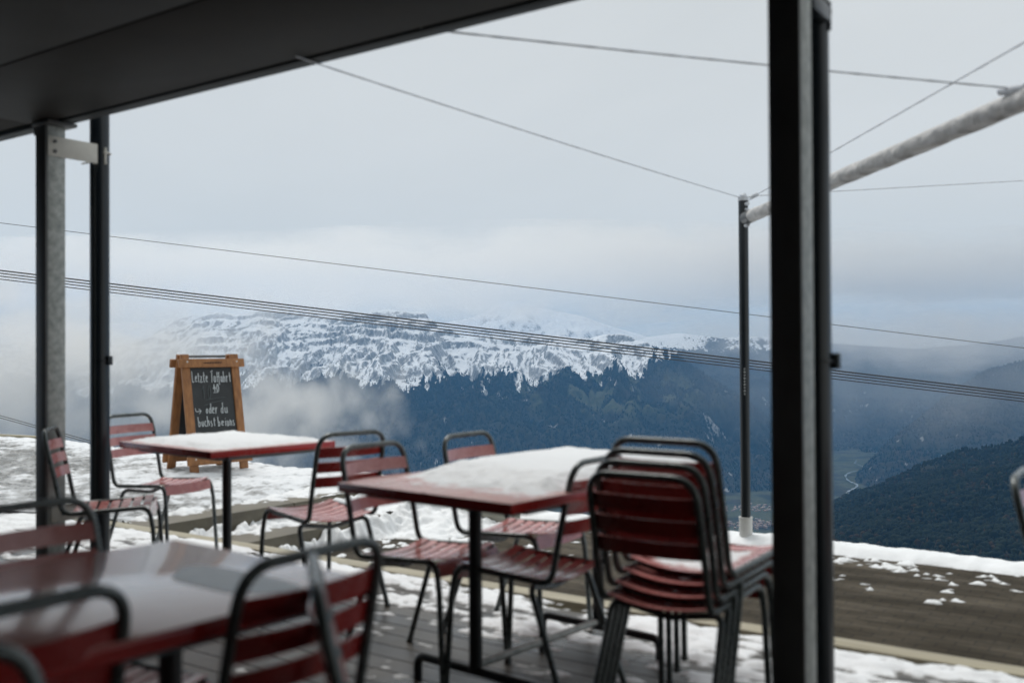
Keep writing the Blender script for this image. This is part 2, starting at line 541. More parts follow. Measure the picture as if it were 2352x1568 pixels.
def layer(Cp, Dc, Df, zf, pw, back):
    """mountain side: falls from its crest towards the viewer (front) and away (back)"""
    zc = EYE + elev(sm_prof(Cp, x1), x1) * Dc
    zc, Dc_, Df_ = zc[None, :], Dc[None, :], Df[None, :]
    t = (Dc_ - DD) / (Dc_ - Df_)
    front = zc - (zc - zf) * np.clip(t, 0, 1.15) ** pw
    bk = zc - (DD - Dc_) * back
    h = np.where(t >= 0, front, bk)
    h = np.where((t > 1.12) | (zc < zf - 5) | (DD < 3000), -9999, h)
    return h, t


dc1 = prof(D1, x1)
df1 = prof([(-900, 4300), (1100, 4400), (1500, 4750), (1800, 4950), (2000, 4950), (4000, 4950)], x1)
H1, T1_ = layer(C1, dc1, df1, FLOOR - 10, .82, .45)
H2, T2_ = layer(C2, np.full(NA, 11600.), np.full(NA, 7400.), FLOOR - 10, .9, .5)
H3, T3_ = layer(C3, np.full(NA, 10600.), prof([(-900, 6000), (1700, 6200), (1950, 6900), (2100, 6500), (4000, 5800)], x1), FLOOR - 10, .85, .4)
H4, T4_ = layer(C4, prof([(-900, 5600), (1950, 5600), (2352, 7000), (4000, 7000)], x1), np.full(NA, 4300.), FLOOR - 10, .95, .55)
# near shoulder of the hill on the right: a surface dropping away from the terrace
d5 = 2600.
z5 = EYE + elev(sm_prof(C5, x1), x1) * d5
z5n = -.235 * 900
tt = np.clip((DD - 900) / (d5 - 900), 0, 1)
H5 = np.where(DD < d5, z5n + (z5[None, :] - z5n) * tt, z5[None, :] - (DD - d5) * .62)
H5 = np.where(DD < 900, -9999, H5)
H5 = np.where(z5[None, :] < FLOOR - 30, -9999, H5)
edgeY = WY - 7.95
HN = -2.2 - np.clip(edgeY, 0, 14) * .45 - np.clip(edgeY - 14, 0, 1e9) * .255
HN = np.where(WY < 7.95, -2.2, HN)
HN = np.where(DD < 1000, HN, -9999 + 0 * DD)
HN = np.maximum(HN, np.where(DD > 850, -.235 * 900 - (DD - 850) * .5, HN))

f1 = fbm(LL / 600, DD / 600, 5, 5)
f2 = fbm(LL / 120, DD / 150, 9, 4)
wl_ = LL + f1 * 130 + (DD - 7000) * .10 * np.sin(LL / 1400)
gul = ridged(wl_ / 330, DD / 1900, 21, 3)
g2 = ridged(wl_ / 105 + 3.1, DD / 620, 22, 3)
g3 = ridged(wl_ / 40 + 7.7, DD / 250, 23, 2)
m1 = np.clip(np.sin(np.clip(T1_, 0, 1) ** .6 * PI), 0, 1)
H1n = H1 + m1 * (gul * 130 + g2 * 44 + g3 * 15 + f1 * 60 - 95) + f2 * (4 + 8 * m1)
# rock strata: broken ledges high on the main ridge
hb = H1n + fbm(LL / 800, DD / 800, 31, 3) * 70
lowf = .5 + .5 * np.clip(fbm(LL / 500, DD / 900, 33, 3) * 2, -1, 1)
for step_, amt in ((84.0, .75), (31.0, .55)):
    q = hb / step_ + fbm(LL / 350, DD / 350, 35, 2) * .35
    fr = q - np.floor(q)
    ben = (np.clip(fr * 3.4 - 1.2, 0, 1) - fr) * step_
    up = sstep(-60, 120, H1n) * amt * lowf
    H1n = np.where(T1_ > -.02, H1n + ben * up, H1n)
m2 = np.clip(T2_ * 4 + .15, 0, 1)
H2n = H2 + m2 * (ridged(LL / 700, DD / 900, 41, 5) * 150 - 60 + f2 * 20)
m3 = np.clip(T3_ * 3 + .1, 0, 1) * np.clip((1.02 - T3_) * 3, 0, 1)
H3n = H3 + m3 * (ridged(LL / 900 + f1 * .4, DD / 1300, 51, 5) * 170 - 90 + f2 * 16)
m4 = np.clip(T4_ * 4 + .06, 0, 1) * np.clip((1.05 - T4_) * 3, 0, 1)
H4n = H4 + m4 * (ridged(LL / 600 + DD / 900, DD / 1500 - LL / 1200, 61, 4) * 90 - 50 + f2 * 10)
H5n = H5 + np.clip((DD - 1000) / 500, 0, 1) * (fbm(LL / 260, DD / 320, 71, 5) * 26 + f2 * 4)
fl = FLOOR + fbm(LL / 400, DD / 500, 81, 4) * 7
ST = np.stack([fl, HN + fbm(LL / 30, DD / 30, 91, 3) * np.clip(DD / 120, 0, 3), H1n, H2n, H3n, H4n, H5n])
WHO = np.argmax(ST, 0)
Z = np.max(ST, 0)

# ground cover masks -------------------------------------------------
wx1 = np.gradient(Z, axis=1) / np.maximum(np.gradient(LL, axis=1), .01)
wz1 = np.gradient(Z, axis=0) / np.gradient(DD, axis=0)
slope = np.sqrt(wx1 ** 2 + wz1 ** 2)
fine = fbm(LL / 45, DD / 60, 101, 4)
streak = fbm(LL / 34, DD / 420 + Z / 260, 111, 4)
snowline = prof([(-900, -150), (300, -170), (600, -150), (1000, -190), (1300, -160), (1420, -120), (1500, -40), (1560, 60), (1700, 160), (4000, 200)], XS)
snow = sstep(-44, 36, Z - snowline + f1 * 100 + (.50 - gul) * 115 * (1 + f1 * .8) + (.5 - g2) * 36 + (.5 - g3) * 34 + streak * 90 + fine * 34)
snow = np.where(WHO == 3, sstep(-260, -140, Z + f1 * 80), snow)
snow = np.where(WHO == 4, sstep(20, 190, Z + f1 * 120 + streak * 90 + fine * 60 + np.clip(1900 - XS, -500, 400) * .22), snow)
snow = np.where(WHO == 5, sstep(.34, .5, streak * .6 + fine * .5) * sstep(-330, -120, Z) * .5, snow)
snow = np.where((WHO == 6), sstep(.24, .42, fine * .7 + f1 * .35) * sstep(2230, 2330, XS) * sstep(1500, 1150, DD) * .75, snow)
snow = np.where((WHO == 1) & (WY > 7.95), 1.0, snow)
snow = np.where(WHO == 0, 0, snow)
rock = .16 + .62 * sstep(.62, 1.05, slope + fine * .16) + .10 * streak
rock = np.where(WHO == 3, .22 + .4 * sstep(.5, 1.0, slope + fine * .4), rock)
rock = np.where(np.isin(WHO, (4, 5)), sstep(.62, .82, fine * .6 + streak * .5 + slope * .22), rock)
scarp = np.where((WHO == 2), sstep(.50, .66, fbm(LL / 160, DD / 260, 131, 4) * .8 + streak * .45 + .2 * sstep(1540, 1660, XS)), 0)
rock = np.maximum(rock, scarp * .75)
rock = np.where((snow < .3) & (WHO == 2), np.minimum(rock, .12 + scarp * .6), rock)
rock = np.where(np.isin(WHO, (0, 1, 6)), 0, rock)
mead = sstep(.02, .2, fbm(LL / 210, DD / 260, 141, 5)) * np.exp(-((XS - 1400) / 190) ** 2) * np.exp(-((Z + 262) / 105) ** 2) * (WHO == 2) * 1.7
mead = np.maximum(mead, (WHO == 0) * sstep(-.35, .05, fbm(LL / 190, DD / 150, 151, 4)) * .9)
mead = np.maximum(mead, (WHO == 6) * sstep(.28, .5, fbm(LL / 130, DD / 90, 161, 4)) * .55)
aut = np.clip(.5 + fbm(LL / 160, DD / 160, 171, 4) * .9, 0, 1) * (np.where(np.isin(WHO, (5, 6)), 1, .55) + .4 * sstep(-480, -600, Z))


def grid_mesh(name, X, Y, Zz, mat):
    r, c = X.shape
    co = np.stack([X, Y, Zz], -1).reshape(-1, 3).astype(np.float32)
    i = np.arange((r - 1) * c).reshape(r - 1, c)[:, :-1].ravel()
    f = np.stack([i, i + 1, i + c + 1, i + c], -1).astype(np.int32)
    me = bpy.data.meshes.new(name)
    me.vertices.add(len(co)); me.vertices.foreach_set('co', co.ravel())
    me.loops.add(f.size); me.loops.foreach_set('vertex_index', f.ravel())
    me.polygons.add(len(f)); me.polygons.foreach_set('loop_start', np.arange(0, f.size, 4, dtype=np.int32))
    me.polygons.foreach_set('use_smooth', np.ones(len(f), bool))
    me.update(calc_edges=True)
    me.materials.append(mat)
    o = bpy.data.objects.new(name, me); COL.objects.link(o)
    return o


def terrain_mat():
    m, nt, b = new_mat('alpine_ground')
    b.inputs['Roughness'].default_value = .85
    b.inputs['Specular IOR Level'].default_value = .1
    at = nd(nt, 'ShaderNodeAttribute', attribute_name='cover')
    sep = nt.nodes.new('ShaderNodeSeparateColor'); nt.links.new(at.outputs['Color'], sep.inputs[0])
    at2 = nd(nt, 'ShaderNodeAttribute', attribute_name='autumn')
    tc = nt.nodes.new('ShaderNodeTexCoord')
    n = nd(nt, 'ShaderNodeTexNoise', Scale=.022, Detail=6.0, Roughness=.7)
    nt.links.new(tc.outputs['Object'], n.inputs['Vector'])
    mpv = nt.nodes.new('ShaderNodeMapping'); mpv.inputs['Scale'].default_value = (.03, .03, .009)
    nt.links.new(tc.outputs['Object'], mpv.inputs[0])
    nv = nd(nt, 'ShaderNodeTexNoise', Scale=1.0, Detail=5.0, Roughness=.65)
    nt.links.new(mpv.outputs[0], nv.inputs['Vector'])
    dark = ramp(nt, n.outputs['Fac'], [(.3, (.008, .012, .010)), (.7, (.018, .023, .017))])
    brown = ramp(nt, n.outputs['Fac'], [(.3, (.020, .017, .011)), (.7, (.042, .032, .018))])

    def mix(f, a, b_):
        x = nd(nt, 'ShaderNodeMix', data_type='RGBA')
        nt.links.new(f, x.inputs[0]); nt.links.new(a, x.inputs[6]); nt.links.new(b_, x.inputs[7])
        return x.outputs[2]
    base = mix(at2.outputs['Fac'], dark, brown)
    grass = ramp(nt, n.outputs['Fac'], [(.3, (.035, .046, .024)), (.55, (.065, .070, .036)), (.75, (.10, .092, .055))])
    base = mix(sep.outputs[2], base, grass)

    def sharp(src, noise, amt):
        a = nd(nt, 'ShaderNodeMath', operation='MULTIPLY_ADD'); a.inputs[1].default_value = amt; a.inputs[2].default_value = -amt / 2
        nt.links.new(noise, a.inputs[0])
        s = nd(nt, 'ShaderNodeMath', operation='ADD'); nt.links.new(src, s.inputs[0]); nt.links.new(a.outputs[0], s.inputs[1])
        return ramp(nt, s.outputs[0], [(.40, (0, 0, 0)), (.60, (1, 1, 1))])
    white = ramp(nt, n.outputs['Fac'], [(.3, (.74, .77, .80)), (.7, (.86, .88, .90))])
    base = mix(sharp(sep.outputs[0], nv.outputs['Fac'], .9), base, white)
    stone = ramp(nt, nv.outputs['Fac'], [(.3, (.17, .175, .18)), (.7, (.36, .36, .355))])
    mph = nt.nodes.new('ShaderNodeMapping'); mph.inputs['Scale'].default_value = (.034, .034, .017); mph.inputs['Rotation'].default_value = (.5, .35, 0)
    nt.links.new(tc.outputs['Object'], mph.inputs[0])
    nh = nd(nt, 'ShaderNodeTexNoise', Scale=1.0, Detail=6.0, Roughness=.7)
    nt.links.new(mph.outputs[0], nh.inputs['Vector'])
    sc_ = nd(nt, 'ShaderNodeMath', operation='MULTIPLY_ADD'); sc_.inputs[1].default_value = .55
    nt.links.new(sep.outputs[1], sc_.inputs[0]); nt.links.new(nh.outputs['Fac'], sc_.inputs[2])
    rk = ramp(nt, sc_.outputs[0], [(.70, (0, 0, 0)), (.95, (1, 1, 1))])
    base = mix(rk, base, stone)
    nt.links.new(base, b.inputs['Base Color'])
    bp = nd(nt, 'ShaderNodeBump', Strength=.6, Distance=14.0)
    nt.links.new(nv.outputs['Fac'], bp.inputs['Height']); nt.links.new(bp.outputs[0], b.inputs['Normal'])
    return m


M['terrain'] = terrain_mat()
ter = grid_mesh('terrain', WX, WY, Z, M['terrain'])
ca = ter.data.color_attributes.new('cover', 'FLOAT_COLOR', 'POINT')
ca.data.foreach_set('color', np.stack([snow, rock, mead, np.ones_like(snow)], -1).astype(np.float32).ravel())
fa = ter.data.attributes.new('autumn', 'FLOAT', 'POINT')
fa.data.foreach_set('value', np.clip(aut, 0, 1).astype(np.float32).ravel())
tag(ter, 'alpine valley with snowy ridges and dark forested slopes beyond the terrace', 'terrain', kind='structure')


def forest(name, weight, n, hmin, hmax, wr, mats, mix_fn, seed, round_frac=0.0):
    r_ = np.random.default_rng(seed)
    wgt = weight.ravel() / weight.sum()
    idx = r_.choice(wgt.size, size=n, p=wgt)
    iy, ix = idx // NA, idx % NA
    cx, cy, cz = WX.ravel()[idx], WY.ravel()[idx], Z.ravel()[idx]
    step_a = np.abs(A[1] - A[0]) * DD.ravel()[idx]
    jx = (r_.random(n) - .5) * step_a
    cx = cx + jx * rx; cy = cy + jx * ry
    hgt = hmin + (hmax - hmin) * r_.random(n) ** 1.3
    rad = hgt * wr * (.8 + .4 * r_.random(n))
    K = 5
    ang = np.linspace(0, 2 * PI, K, endpoint=False)[None, :] + r_.random((n, 1)) * 6
    isr = r_.random(n) < round_frac
    # two rings and a tip: pointed for conifers, fuller for broadleaves
    r0 = rad[:, None] * (.75 + .5 * r_.random((n, K)))
    z0 = cz[:, None] - 2 + hgt[:, None] * np.where(isr[:, None], .25, .08) * np.ones((1, K))
    r1 = r0 * np.where(isr[:, None], 1.15, .52)
    z1 = cz[:, None] + hgt[:, None] * np.where(isr[:, None], .68, .52)
    tip = cz + hgt * np.where(isr, .92, 1.0)
    ring0 = np.stack([cx[:, None] + r0 * np.cos(ang), cy[:, None] + r0 * np.sin(ang), z0], -1)
    ring1 = np.stack([cx[:, None] + r1 * np.cos(ang + .5), cy[:, None] + r1 * np.sin(ang + .5), z1 * np.ones((1, K))], -1)
    tp = np.stack([cx, cy, tip], -1)[:, None, :]
    V = np.concatenate([ring0, ring1, tp], 1)            # n, 11, 3
    q4 = np.array([[k, (k + 1) % K, K + (k + 1) % K] for k in range(K)] + [[k, K + (k + 1) % K, K + k] for k in range(K)] + [[K + k, K + (k + 1) % K, 2 * K] for k in range(K)])
    F_ = (q4[None] + (np.arange(n) * (2 * K + 1))[:, None, None]).reshape(-1, 3).astype(np.int32)
    me = bpy.data.meshes.new(name)
    co = V.reshape(-1, 3).astype(np.float32)
    me.vertices.add(len(co)); me.vertices.foreach_set('co', co.ravel())
    me.loops.add(F_.size); me.loops.foreach_set('vertex_index', F_.ravel())
    me.polygons.add(len(F_)); me.polygons.foreach_set('loop_start', np.arange(0, F_.size, 3, dtype=np.int32))
    for mm in mats: me.materials.append(mm)
    mi = mix_fn(idx, r_, isr)
    me.polygons.foreach_set('material_index', np.repeat(mi, 15).astype(np.int32))
    me.update(calc_edges=True)
    o = bpy.data.objects.new(name, me); COL.objects.link(o)
    return o


def foliage(name, c1, c2, sc):
    m, nt, b = new_mat(name)
    b.inputs['Roughness'].default_value = .9
    b.inputs['Specular IOR Level'].default_value = .05
    tc = nt.nodes.new('ShaderNodeTexCoord')
    n = nd(nt, 'ShaderNodeTexNoise', Scale=sc, Detail=3.0)
    nt.links.new(tc.outputs['Object'], n.inputs['Vector'])
    nt.links.new(ramp(nt, n.outputs['Fac'], [(.35, c1), (.65, c2)]), b.inputs['Base Color'])
    return m


M['fir'] = foliage('fir_needles', (.007, .011, .010), (.013, .019, .015), .05)
M['fir2'] = foliage('spruce_needles', (.011, .016, .012), (.020, .027, .018), .05)
M['rust'] = foliage('autumn_leaves', (.026, .018, .011), (.040, .028, .016), .05)
M['ochre'] = foliage('ochre_leaves', (.030, .026, .015), (.043, .036, .020), .05)
fmats = [M['fir'], M['fir2'], M['rust'], M['ochre']]
woods = (1 - np.clip(snow * 1.05, 0, 1)) * (1 - np.clip(rock * 1.6 - .8, 0, 1)) * (1 - np.clip(mead * 1.1, 0, .97))
scr = DD ** .4


def mixf(idx, r_, isr):
    a = aut.ravel()[idx]
    u = r_.random(len(idx))
    p = np.clip((a - .42) * .5, 0.01, .3)
    mi = np.where(u < p * .65, 2, np.where(u < p, 3, np.where(u < p + .45 * (1 - p), 1, 0)))
    return mi


wA = woods * (np.isin(WHO, (2, 4, 5))) * (Z < 150) * (DD > 4300)
fringe = wA * sstep(-420, -230, Z) + .16 * (snow > .02) * (snow < .985) * np.isin(WHO, (2,)) * (Z < 40) * (rock < .62)
o = forest('far_forest', wA, 130000, 9, 19, .26, fmats, mixf, 5, .25)
tag(o, 'dark conifer forest covering the far mountain slopes below the snow', 'forest', kind='stuff')
o = forest('treeline_forest', fringe + 1e-9, 60000, 9, 20, .22, fmats[:2], lambda i, r_, s: (r_.random(len(i)) < .35).astype(int), 6)
tag(o, 'ragged line of dark firs at the lower edge of the snow', 'forest', kind='stuff')
wB = woods * (WHO == 6) * (DD > 950) * (DD < 2750) * sstep(-.5, .3, fbm(LL / 110, DD / 150, 191, 4))
wB = wB + (WHO == 6) * (DD > 950) * (DD < 2750) * .25
o = forest('hillside_forest', wB, 70000, 6, 13, .32, fmats, mixf, 8, .55)
tag(o, 'near dark hillside of mixed firs and brown autumn trees at right', 'forest', kind='stuff')

# village and river on the valley floor
M['house'] = simple('village_render', (.42, .36, .32), (.26, .16, .12), rough=.8, scale=.03)
vb = MB()
for k in range(150):
    cxp = random.choice((1655, 1668, 1745, 1762, 1700, 1735)) + random.gauss(0, 18)
    cyp = random.choice((1203, 1208, 1172, 1166, 1205)) + random.gauss(0, 4)
    p = at_z(cxp, cyp, FLOOR)
    a = random.random() * 3
    s = random.uniform(6, 10)
    vb.box((p.x, p.y, FLOOR + 4), (s, s * 1.3, 9), Matrix.Rotation(a, 3, 'Z'))
o = vb.build('village', M['house'], smooth=False)
tag(o, 'cluster of tiny pale houses on the green valley floor', 'village', kind='stuff')
rv = MB()
rp = [(1938, 1150), (1946, 1128), (1965, 1120), (1972, 1112), (1948, 1104), (1940, 1090), (1958, 1082), (1985, 1078), (1983, 1070), (1962, 1064), (1968, 1056)]
RW = [at_z(x, y, FLOOR + 12) for x, y in rp]
RW = fillet(RW, 160, 5)
vsr, fsr = [], []
for i, p in enumerate(RW):
    t = (RW[min(i + 1, len(RW) - 1)] - RW[max(i - 1, 0)]); t.z = 0; t.normalize()
    nrm = Vector((-t.y, t.x, 0)) * (5 + 3.5 * math.sin(i * 1.7))
    vsr += [p + nrm, p - nrm]
for i in range(len(RW) - 1): fsr.append((2 * i, 2 * i + 1, 2 * i + 3, 2 * i + 2))
rv.add(vsr, fsr)
o = rv.build('river', simple('river_water', (.20, .24, .26), (.13, .16, .18), rough=.15, scale=.02), smooth=False)
tag(o, 'pale river winding along the valley floor', 'river', kind='structure')

# ------------------------------------------------------------------ haze and clouds
hv = MB()
hx0, hx1, hd0, hd1 = -13500., 13500., -150., 15200.
pts = []
for zz in (FLOOR - 40, 640.):
    for (l, d) in ((hx0, hd0), (hx1, hd0), (hx1, hd1), (hx0, hd1)):
        pts.append((l * rx + d * fx, l * ry + d * fy, zz))
hv.add(pts, [(3, 2, 1, 0), (4, 5, 6, 7), (0, 1, 5, 4), (1, 2, 6, 5), (2, 3, 7, 6), (3, 0, 4, 7)])
mh = bpy.data.materials.new('valley_haze'); mh.use_nodes = True
nth = mh.node_tree
for n in list(nth.nodes): nth.nodes.remove(n)
oh = nth.nodes.new('ShaderNodeOutputMaterial')
pv = nth.nodes.new('ShaderNodeVolumePrincipled')
pv.inputs['Color'].default_value = (.18, .48, .90, 1)
pv.inputs['Density'].default_value = 4.7e-5
pv.inputs['Anisotropy'].default_value = 0.0
nth.links.new(pv.outputs[0], oh.inputs['Volume'])
haze = hv.build('haze', mh, smooth=False)
tag(haze, 'thin blue haze filling the valley air', 'haze', kind='stuff')


def cloud_mat(name, dens, scale, lo, hi, stretch=(1, 1, 1), detail=5.0, edge=True):
    m = bpy.data.materials.new(name); m.use_nodes = True
    t = m.node_tree
    for n in list(t.nodes): t.nodes.remove(n)
    o_ = t.nodes.new('ShaderNodeOutputMaterial')
    p = t.nodes.new('ShaderNodeVolumePrincipled')
    p.inputs['Color'].default_value = (.985, .968, .938, 1)
    p.inputs['Anisotropy'].default_value = .5
    tc = t.nodes.new('ShaderNodeTexCoord')
    mp = t.nodes.new('ShaderNodeMapping'); mp.inputs['Scale'].default_value = stretch
    t.links.new(tc.outputs['Object'], mp.inputs[0])
    n = nd(t, 'ShaderNodeTexNoise', Scale=scale, Detail=detail, Roughness=.58, Distortion=.35)
    t.links.new(mp.outputs[0], n.inputs['Vector'])
    # soft towards the limits of the cloud (Generated runs 0..1 over its bounds)
    sub = nd(t, 'ShaderNodeVectorMath', operation='SUBTRACT'); sub.inputs[1].default_value = (.5, .5, .5)
    t.links.new(tc.outputs['Generated'], sub.inputs[0])
    ln = nd(t, 'ShaderNodeVectorMath', operation='LENGTH'); t.links.new(sub.outputs[0], ln.inputs[0])
    fall = nd(t, 'ShaderNodeMapRange'); fall.inputs['From Min'].default_value = .06; fall.inputs['From Max'].default_value = .5
    fall.inputs['To Min'].default_value = 0.0; fall.inputs['To Max'].default_value = -.34
    t.links.new(ln.outputs['Value'], fall.inputs[0])
    ad = nd(t, 'ShaderNodeMath', operation='ADD'); t.links.new(n.outputs['Fac'], ad.inputs[0]); t.links.new(fall.outputs[0], ad.inputs[1])
    mr = nd(t, 'ShaderNodeMapRange', interpolation_type='SMOOTHSTEP')
    mr.inputs['From Min'].default_value = lo; mr.inputs['From Max'].default_value = hi
    mr.inputs['To Min'].default_value = 0.0; mr.inputs['To Max'].default_value = dens
    t.links.new(ad.outputs[0], mr.inputs[0])
    t.links.new(mr.outputs[0], p.inputs['Density'])
    t.links.new(p.outputs[0], o_.inputs['Volume'])
    return m


def blob_mesh(name, centre, size, rotz, mat, seed, n=3):
    """closed lumpy body of a cloud"""
    import bmesh
    bm = bmesh.new()
    bmesh.ops.create_icosphere(bm, subdivisions=n, radius=1.0)
    r_ = random.Random(seed)
    ph = [r_.random() * 6 for _ in range(6)]
    for v in bm.verts:
        c = v.co
        k = 1 + .10 * math.sin(3 * c.x + ph[0]) * math.sin(4 * c.y + ph[1]) + .07 * math.sin(7 * c.y + ph[2] + 5 * c.z) + .05 * math.sin(9 * c.x + ph[3])
        v.co = Vector((c.x * size[0] * k, c.y * size[1] * k, c.z * size[2] * k))
    me = bpy.data.meshes.new(name); bm.to_mesh(me); bm.free()
    me.materials.append(mat)
    o = bpy.data.objects.new(name, me); COL.objects.link(o)
    o.location = centre; o.rotation_euler = (0, 0, rotz)
    return o


def place_cloud(px, py, d, size, label, dens, scale, lo, hi, stretch, seed, detail=5.0):
    c = at_d(px, py, d)
    mt = cloud_mat('cloud_vapour', dens, scale, lo, hi, stretch, detail)
    o = blob_mesh('cloud', c, size, YAW, mt, seed)
    tag(o, label, 'cloud', kind='stuff')
    return o


place_cloud(1150, 626, 11200, (11000, 2600, 430), 'grey cloud layer swallowing the highest snowy peaks', .0011, .0011, .10, .46, (1, 1, 2.2), 1)
place_cloud(520, 698, 7950, (4600, 1200, 290), 'soft cloud edge resting on the main snowy ridge', .0016, .0017, .24, .60, (1, 1, 2.0), 2)
place_cloud(2230, 775, 7700, (2600, 1500, 320), 'grey cloud bank hugging the hills at far right', .0013, .0018, .20, .56, (1, 1, 2.0), 3)
place_cloud(2200, 880, 5200, (1700, 1300, 330), 'thin blue-grey veil of mist over the right valley slopes', .00026, .0030, .10, .60, (1, 1, 1.6), 9)
place_cloud(80, 860, 2600, (800, 420, 340), 'thick pale mist drifting up behind the far left posts', .0070, .0058, .24, .58, (1, 1, 1.3), 4, 9.0)
place_cloud(600, 960, 2300, (470, 260, 215), 'thin torn wisps of mist right of the chalkboard', .0100, .0092, .29, .60, (1.15, 1, 1.0), 5, 10.0)





# ------------------------------------------------------------------ the building: roof overhang, soffit, unseen light block at the back
bld = empty('building', (-2.5, 0, 0))
tag(bld, 'dark flat roof overhang of the mountain restaurant with panelled soffit', 'building')
bo = Vector((-2.5, 0, 0))
EDGE_Y = 2.91
ZS = 2.406
xs_j = [-9.2, -5.06, -1.12, 2.8, 6.2]
ys_j = [-.45, .80, 2.154, EDGE_Y - .085]
sp = MB()
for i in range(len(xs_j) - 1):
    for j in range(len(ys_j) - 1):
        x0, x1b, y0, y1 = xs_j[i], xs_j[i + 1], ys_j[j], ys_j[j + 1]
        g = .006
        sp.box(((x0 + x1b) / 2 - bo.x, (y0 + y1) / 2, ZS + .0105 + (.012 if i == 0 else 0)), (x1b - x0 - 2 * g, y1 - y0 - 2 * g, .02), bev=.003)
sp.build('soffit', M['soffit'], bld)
rf = MB()
rf.box(((xs_j[0] + xs_j[-1]) / 2 - bo.x, (-.45 + EDGE_Y - .02) / 2, ZS + .13), (xs_j[-1] - xs_j[0] - .1, EDGE_Y - .02 + .45, .16))
rf.build('roof', M['black'], bld, smooth=False)
fc = MB()
fc.box(((xs_j[0] + xs_j[-1]) / 2 - bo.x, EDGE_Y - .04, ZS + .012), (xs_j[-1] - xs_j[0], .075, .035), bev=.004)
fc.box(((xs_j[0] + xs_j[-1]) / 2 - bo.x, EDGE_Y - .006, ZS + .135), (xs_j[-1] - xs_j[0] + .01, .02, .20), bev=.003)
fc.build('fascia', M['fascia'], bld)
wl = MB()
wl.box((-1.5 + 2.5 - 1.0, -.52, 1.2), (15.4, .12, 2.38))
wl.build('shade_wall', M['timber'], bld, smooth=False)  # unseen, put in behind the camera to keep light off the chair backs


# ------------------------------------------------------------------ posts and downpipes
def post(px_over_y, label):
    y = 2.85
    x = px_over_y * y
    o = empty('roof_post', (x, y, 0))
    tag(o, label, 'post', 'roof posts along the deck')
    wdt, dep = .082, .098
    b = MB()
    b.box((.004, .004, ZS / 2), (wdt, dep, ZS - .004), bev=.006)
    b.build('steel_section', M['galv'], o)
    b = MB()
    b.box((0, -dep / 2 - .004, ZS / 2), (wdt + .012, .014, ZS - .01), bev=.003)
    b.build('flange', M['black'], o)
    bp = MB(); bp.box((0, 0, .008), (.2, .2, .016), bev=.003)
    bp.build('base_plate', M['galv'], o)
    c = MB(); c.box((-.06, -.02, ZS - .035), (.05, .06, .05), bev=.004); c.box((.03, .0, ZS - .012), (.16, .16, .02), bev=.003)
    c.build('top_bracket', M['black'], o)
    return o, x, y


def downpipe(x, post_y, post_x, label, dark=False):
    y = post_y + .29
    o = empty('round_pole', (x, y, 0))
    tag(o, label, 'pole', 'round poles clamped to the roof posts')
    b = MB(); b.tube([(0, 0, 0), (0, 0, 3.3)], .051, 24)
    b.build('shaft', M['navy'], o)
    bmt = M['navy'] if dark else M['bracket']
    fx_ = post_x - x + .0485           # plate screwed flat on the side of the post
    zb = 2.28
    br = MB()
    if not dark:
        br.box((fx_, -.20, zb), (.006, .275, .105), bev=.002)
        br.box((fx_ - .012, -.062, zb), (.030, .008, .105), bev=.002)
        br.box((fx_ - .03, -.11, zb - .055), (.06, .012, .006), bev=.001)
    else:
        zb = 2.255
        br.box((fx_ - .03, -.10, zb), (.03, .16, .05), bev=.003)
    br.tube([(.055 * math.cos(a), .055 * math.sin(a), zb + .02) for a in np.linspace(-.2, PI + .4, 14)], .006, 6)
    br.tube([(.054, 0, zb - .045), (.054, 0, zb + .045)], .007, 6)
    brk = br.build('bracket', bmt, o)
    if not dark:
        for dz in (-.026, .026):
            bt = MB(); bt.tube([(fx_ + .002, -.300, zb + dz), (fx_ + .009, -.300, zb + dz)], .010, 10)
            bt.build('bolt', M['black'], brk)
        lw = MB(); lw.box((fx_, -.22, .375), (.006, .20, .08), bev=.002)
        l_ = lw.build('bracket', M['bracket'], o)
        lb = MB(); lb.tube([(fx_ + .002, -.255, .375), (fx_ + .009, -.255, .375)], .012, 10); lb.build('bolt', M['black'], l_)
    cl = MB(); cl.box((.060, .02, 1.167), (.026, .026, .05), bev=.004)
    cl.tube([(.055 * math.cos(a), .055 * math.sin(a), 1.167) for a in np.linspace(-1, 1.6, 10)], .005, 6)
    cl.build('clamp', M['navy'], o)
    return o


p1, x_, y_ = post(-1.741, 'galvanised roof post with black face at far left of the deck')
downpipe(-1.5875 * 3.14, 2.85, x_, 'dark round pole bracketed to the far left roof post')
p2, x_, y_ = post(-.3547, 'large near galvanised roof post with black face beside chair stack')
downpipe(-.3322 * 3.14, 2.85, x_, 'dark round pole clamped behind the large near roof post', True)

# ------------------------------------------------------------------ ground: deck, pavers, lawn, bank
dk = MB()
bvals = []
yb = -.44
bw, gap = .118, .007
while yb + bw < 4.03:
    xx = -9.0 + random.uniform(-2, 0)
    while xx < 5.5:
        ln = random.choice((3.0, 3.6, 4.2))
        x0, x1b = max(xx, -9.0), min(xx + ln - .004, 5.5)
        if x1b > x0 + .05:
            n0 = len(dk.v)
            dk.box(((x0 + x1b) / 2, yb + bw / 2, -.0145), (x1b - x0, bw, .029))
            bvals += [random.random()] * (len(dk.v) - n0)
        xx += ln
    yb += bw + gap
n0 = len(dk.v)
dk.box((-1.75, 1.79, -.05), (14.4, 4.4, .03)); bvals += [0.0] * (len(dk.v) - n0)
deck = dk.build('deck', M['deck'], smooth=False)
fa = deck.data.attributes.new('board', 'FLOAT', 'POINT'); fa.data.foreach_set('value', np.array(bvals, np.float32))
tag(deck, 'wet grey wooden deck boards under the tables', 'deck', kind='structure')
eb = MB()
eb.box((-1.75, 4.10, -.03), (14.5, .115, .09), bev=.012)
eb.box((-1.75, 4.115, -.19), (14.4, .05, .22))
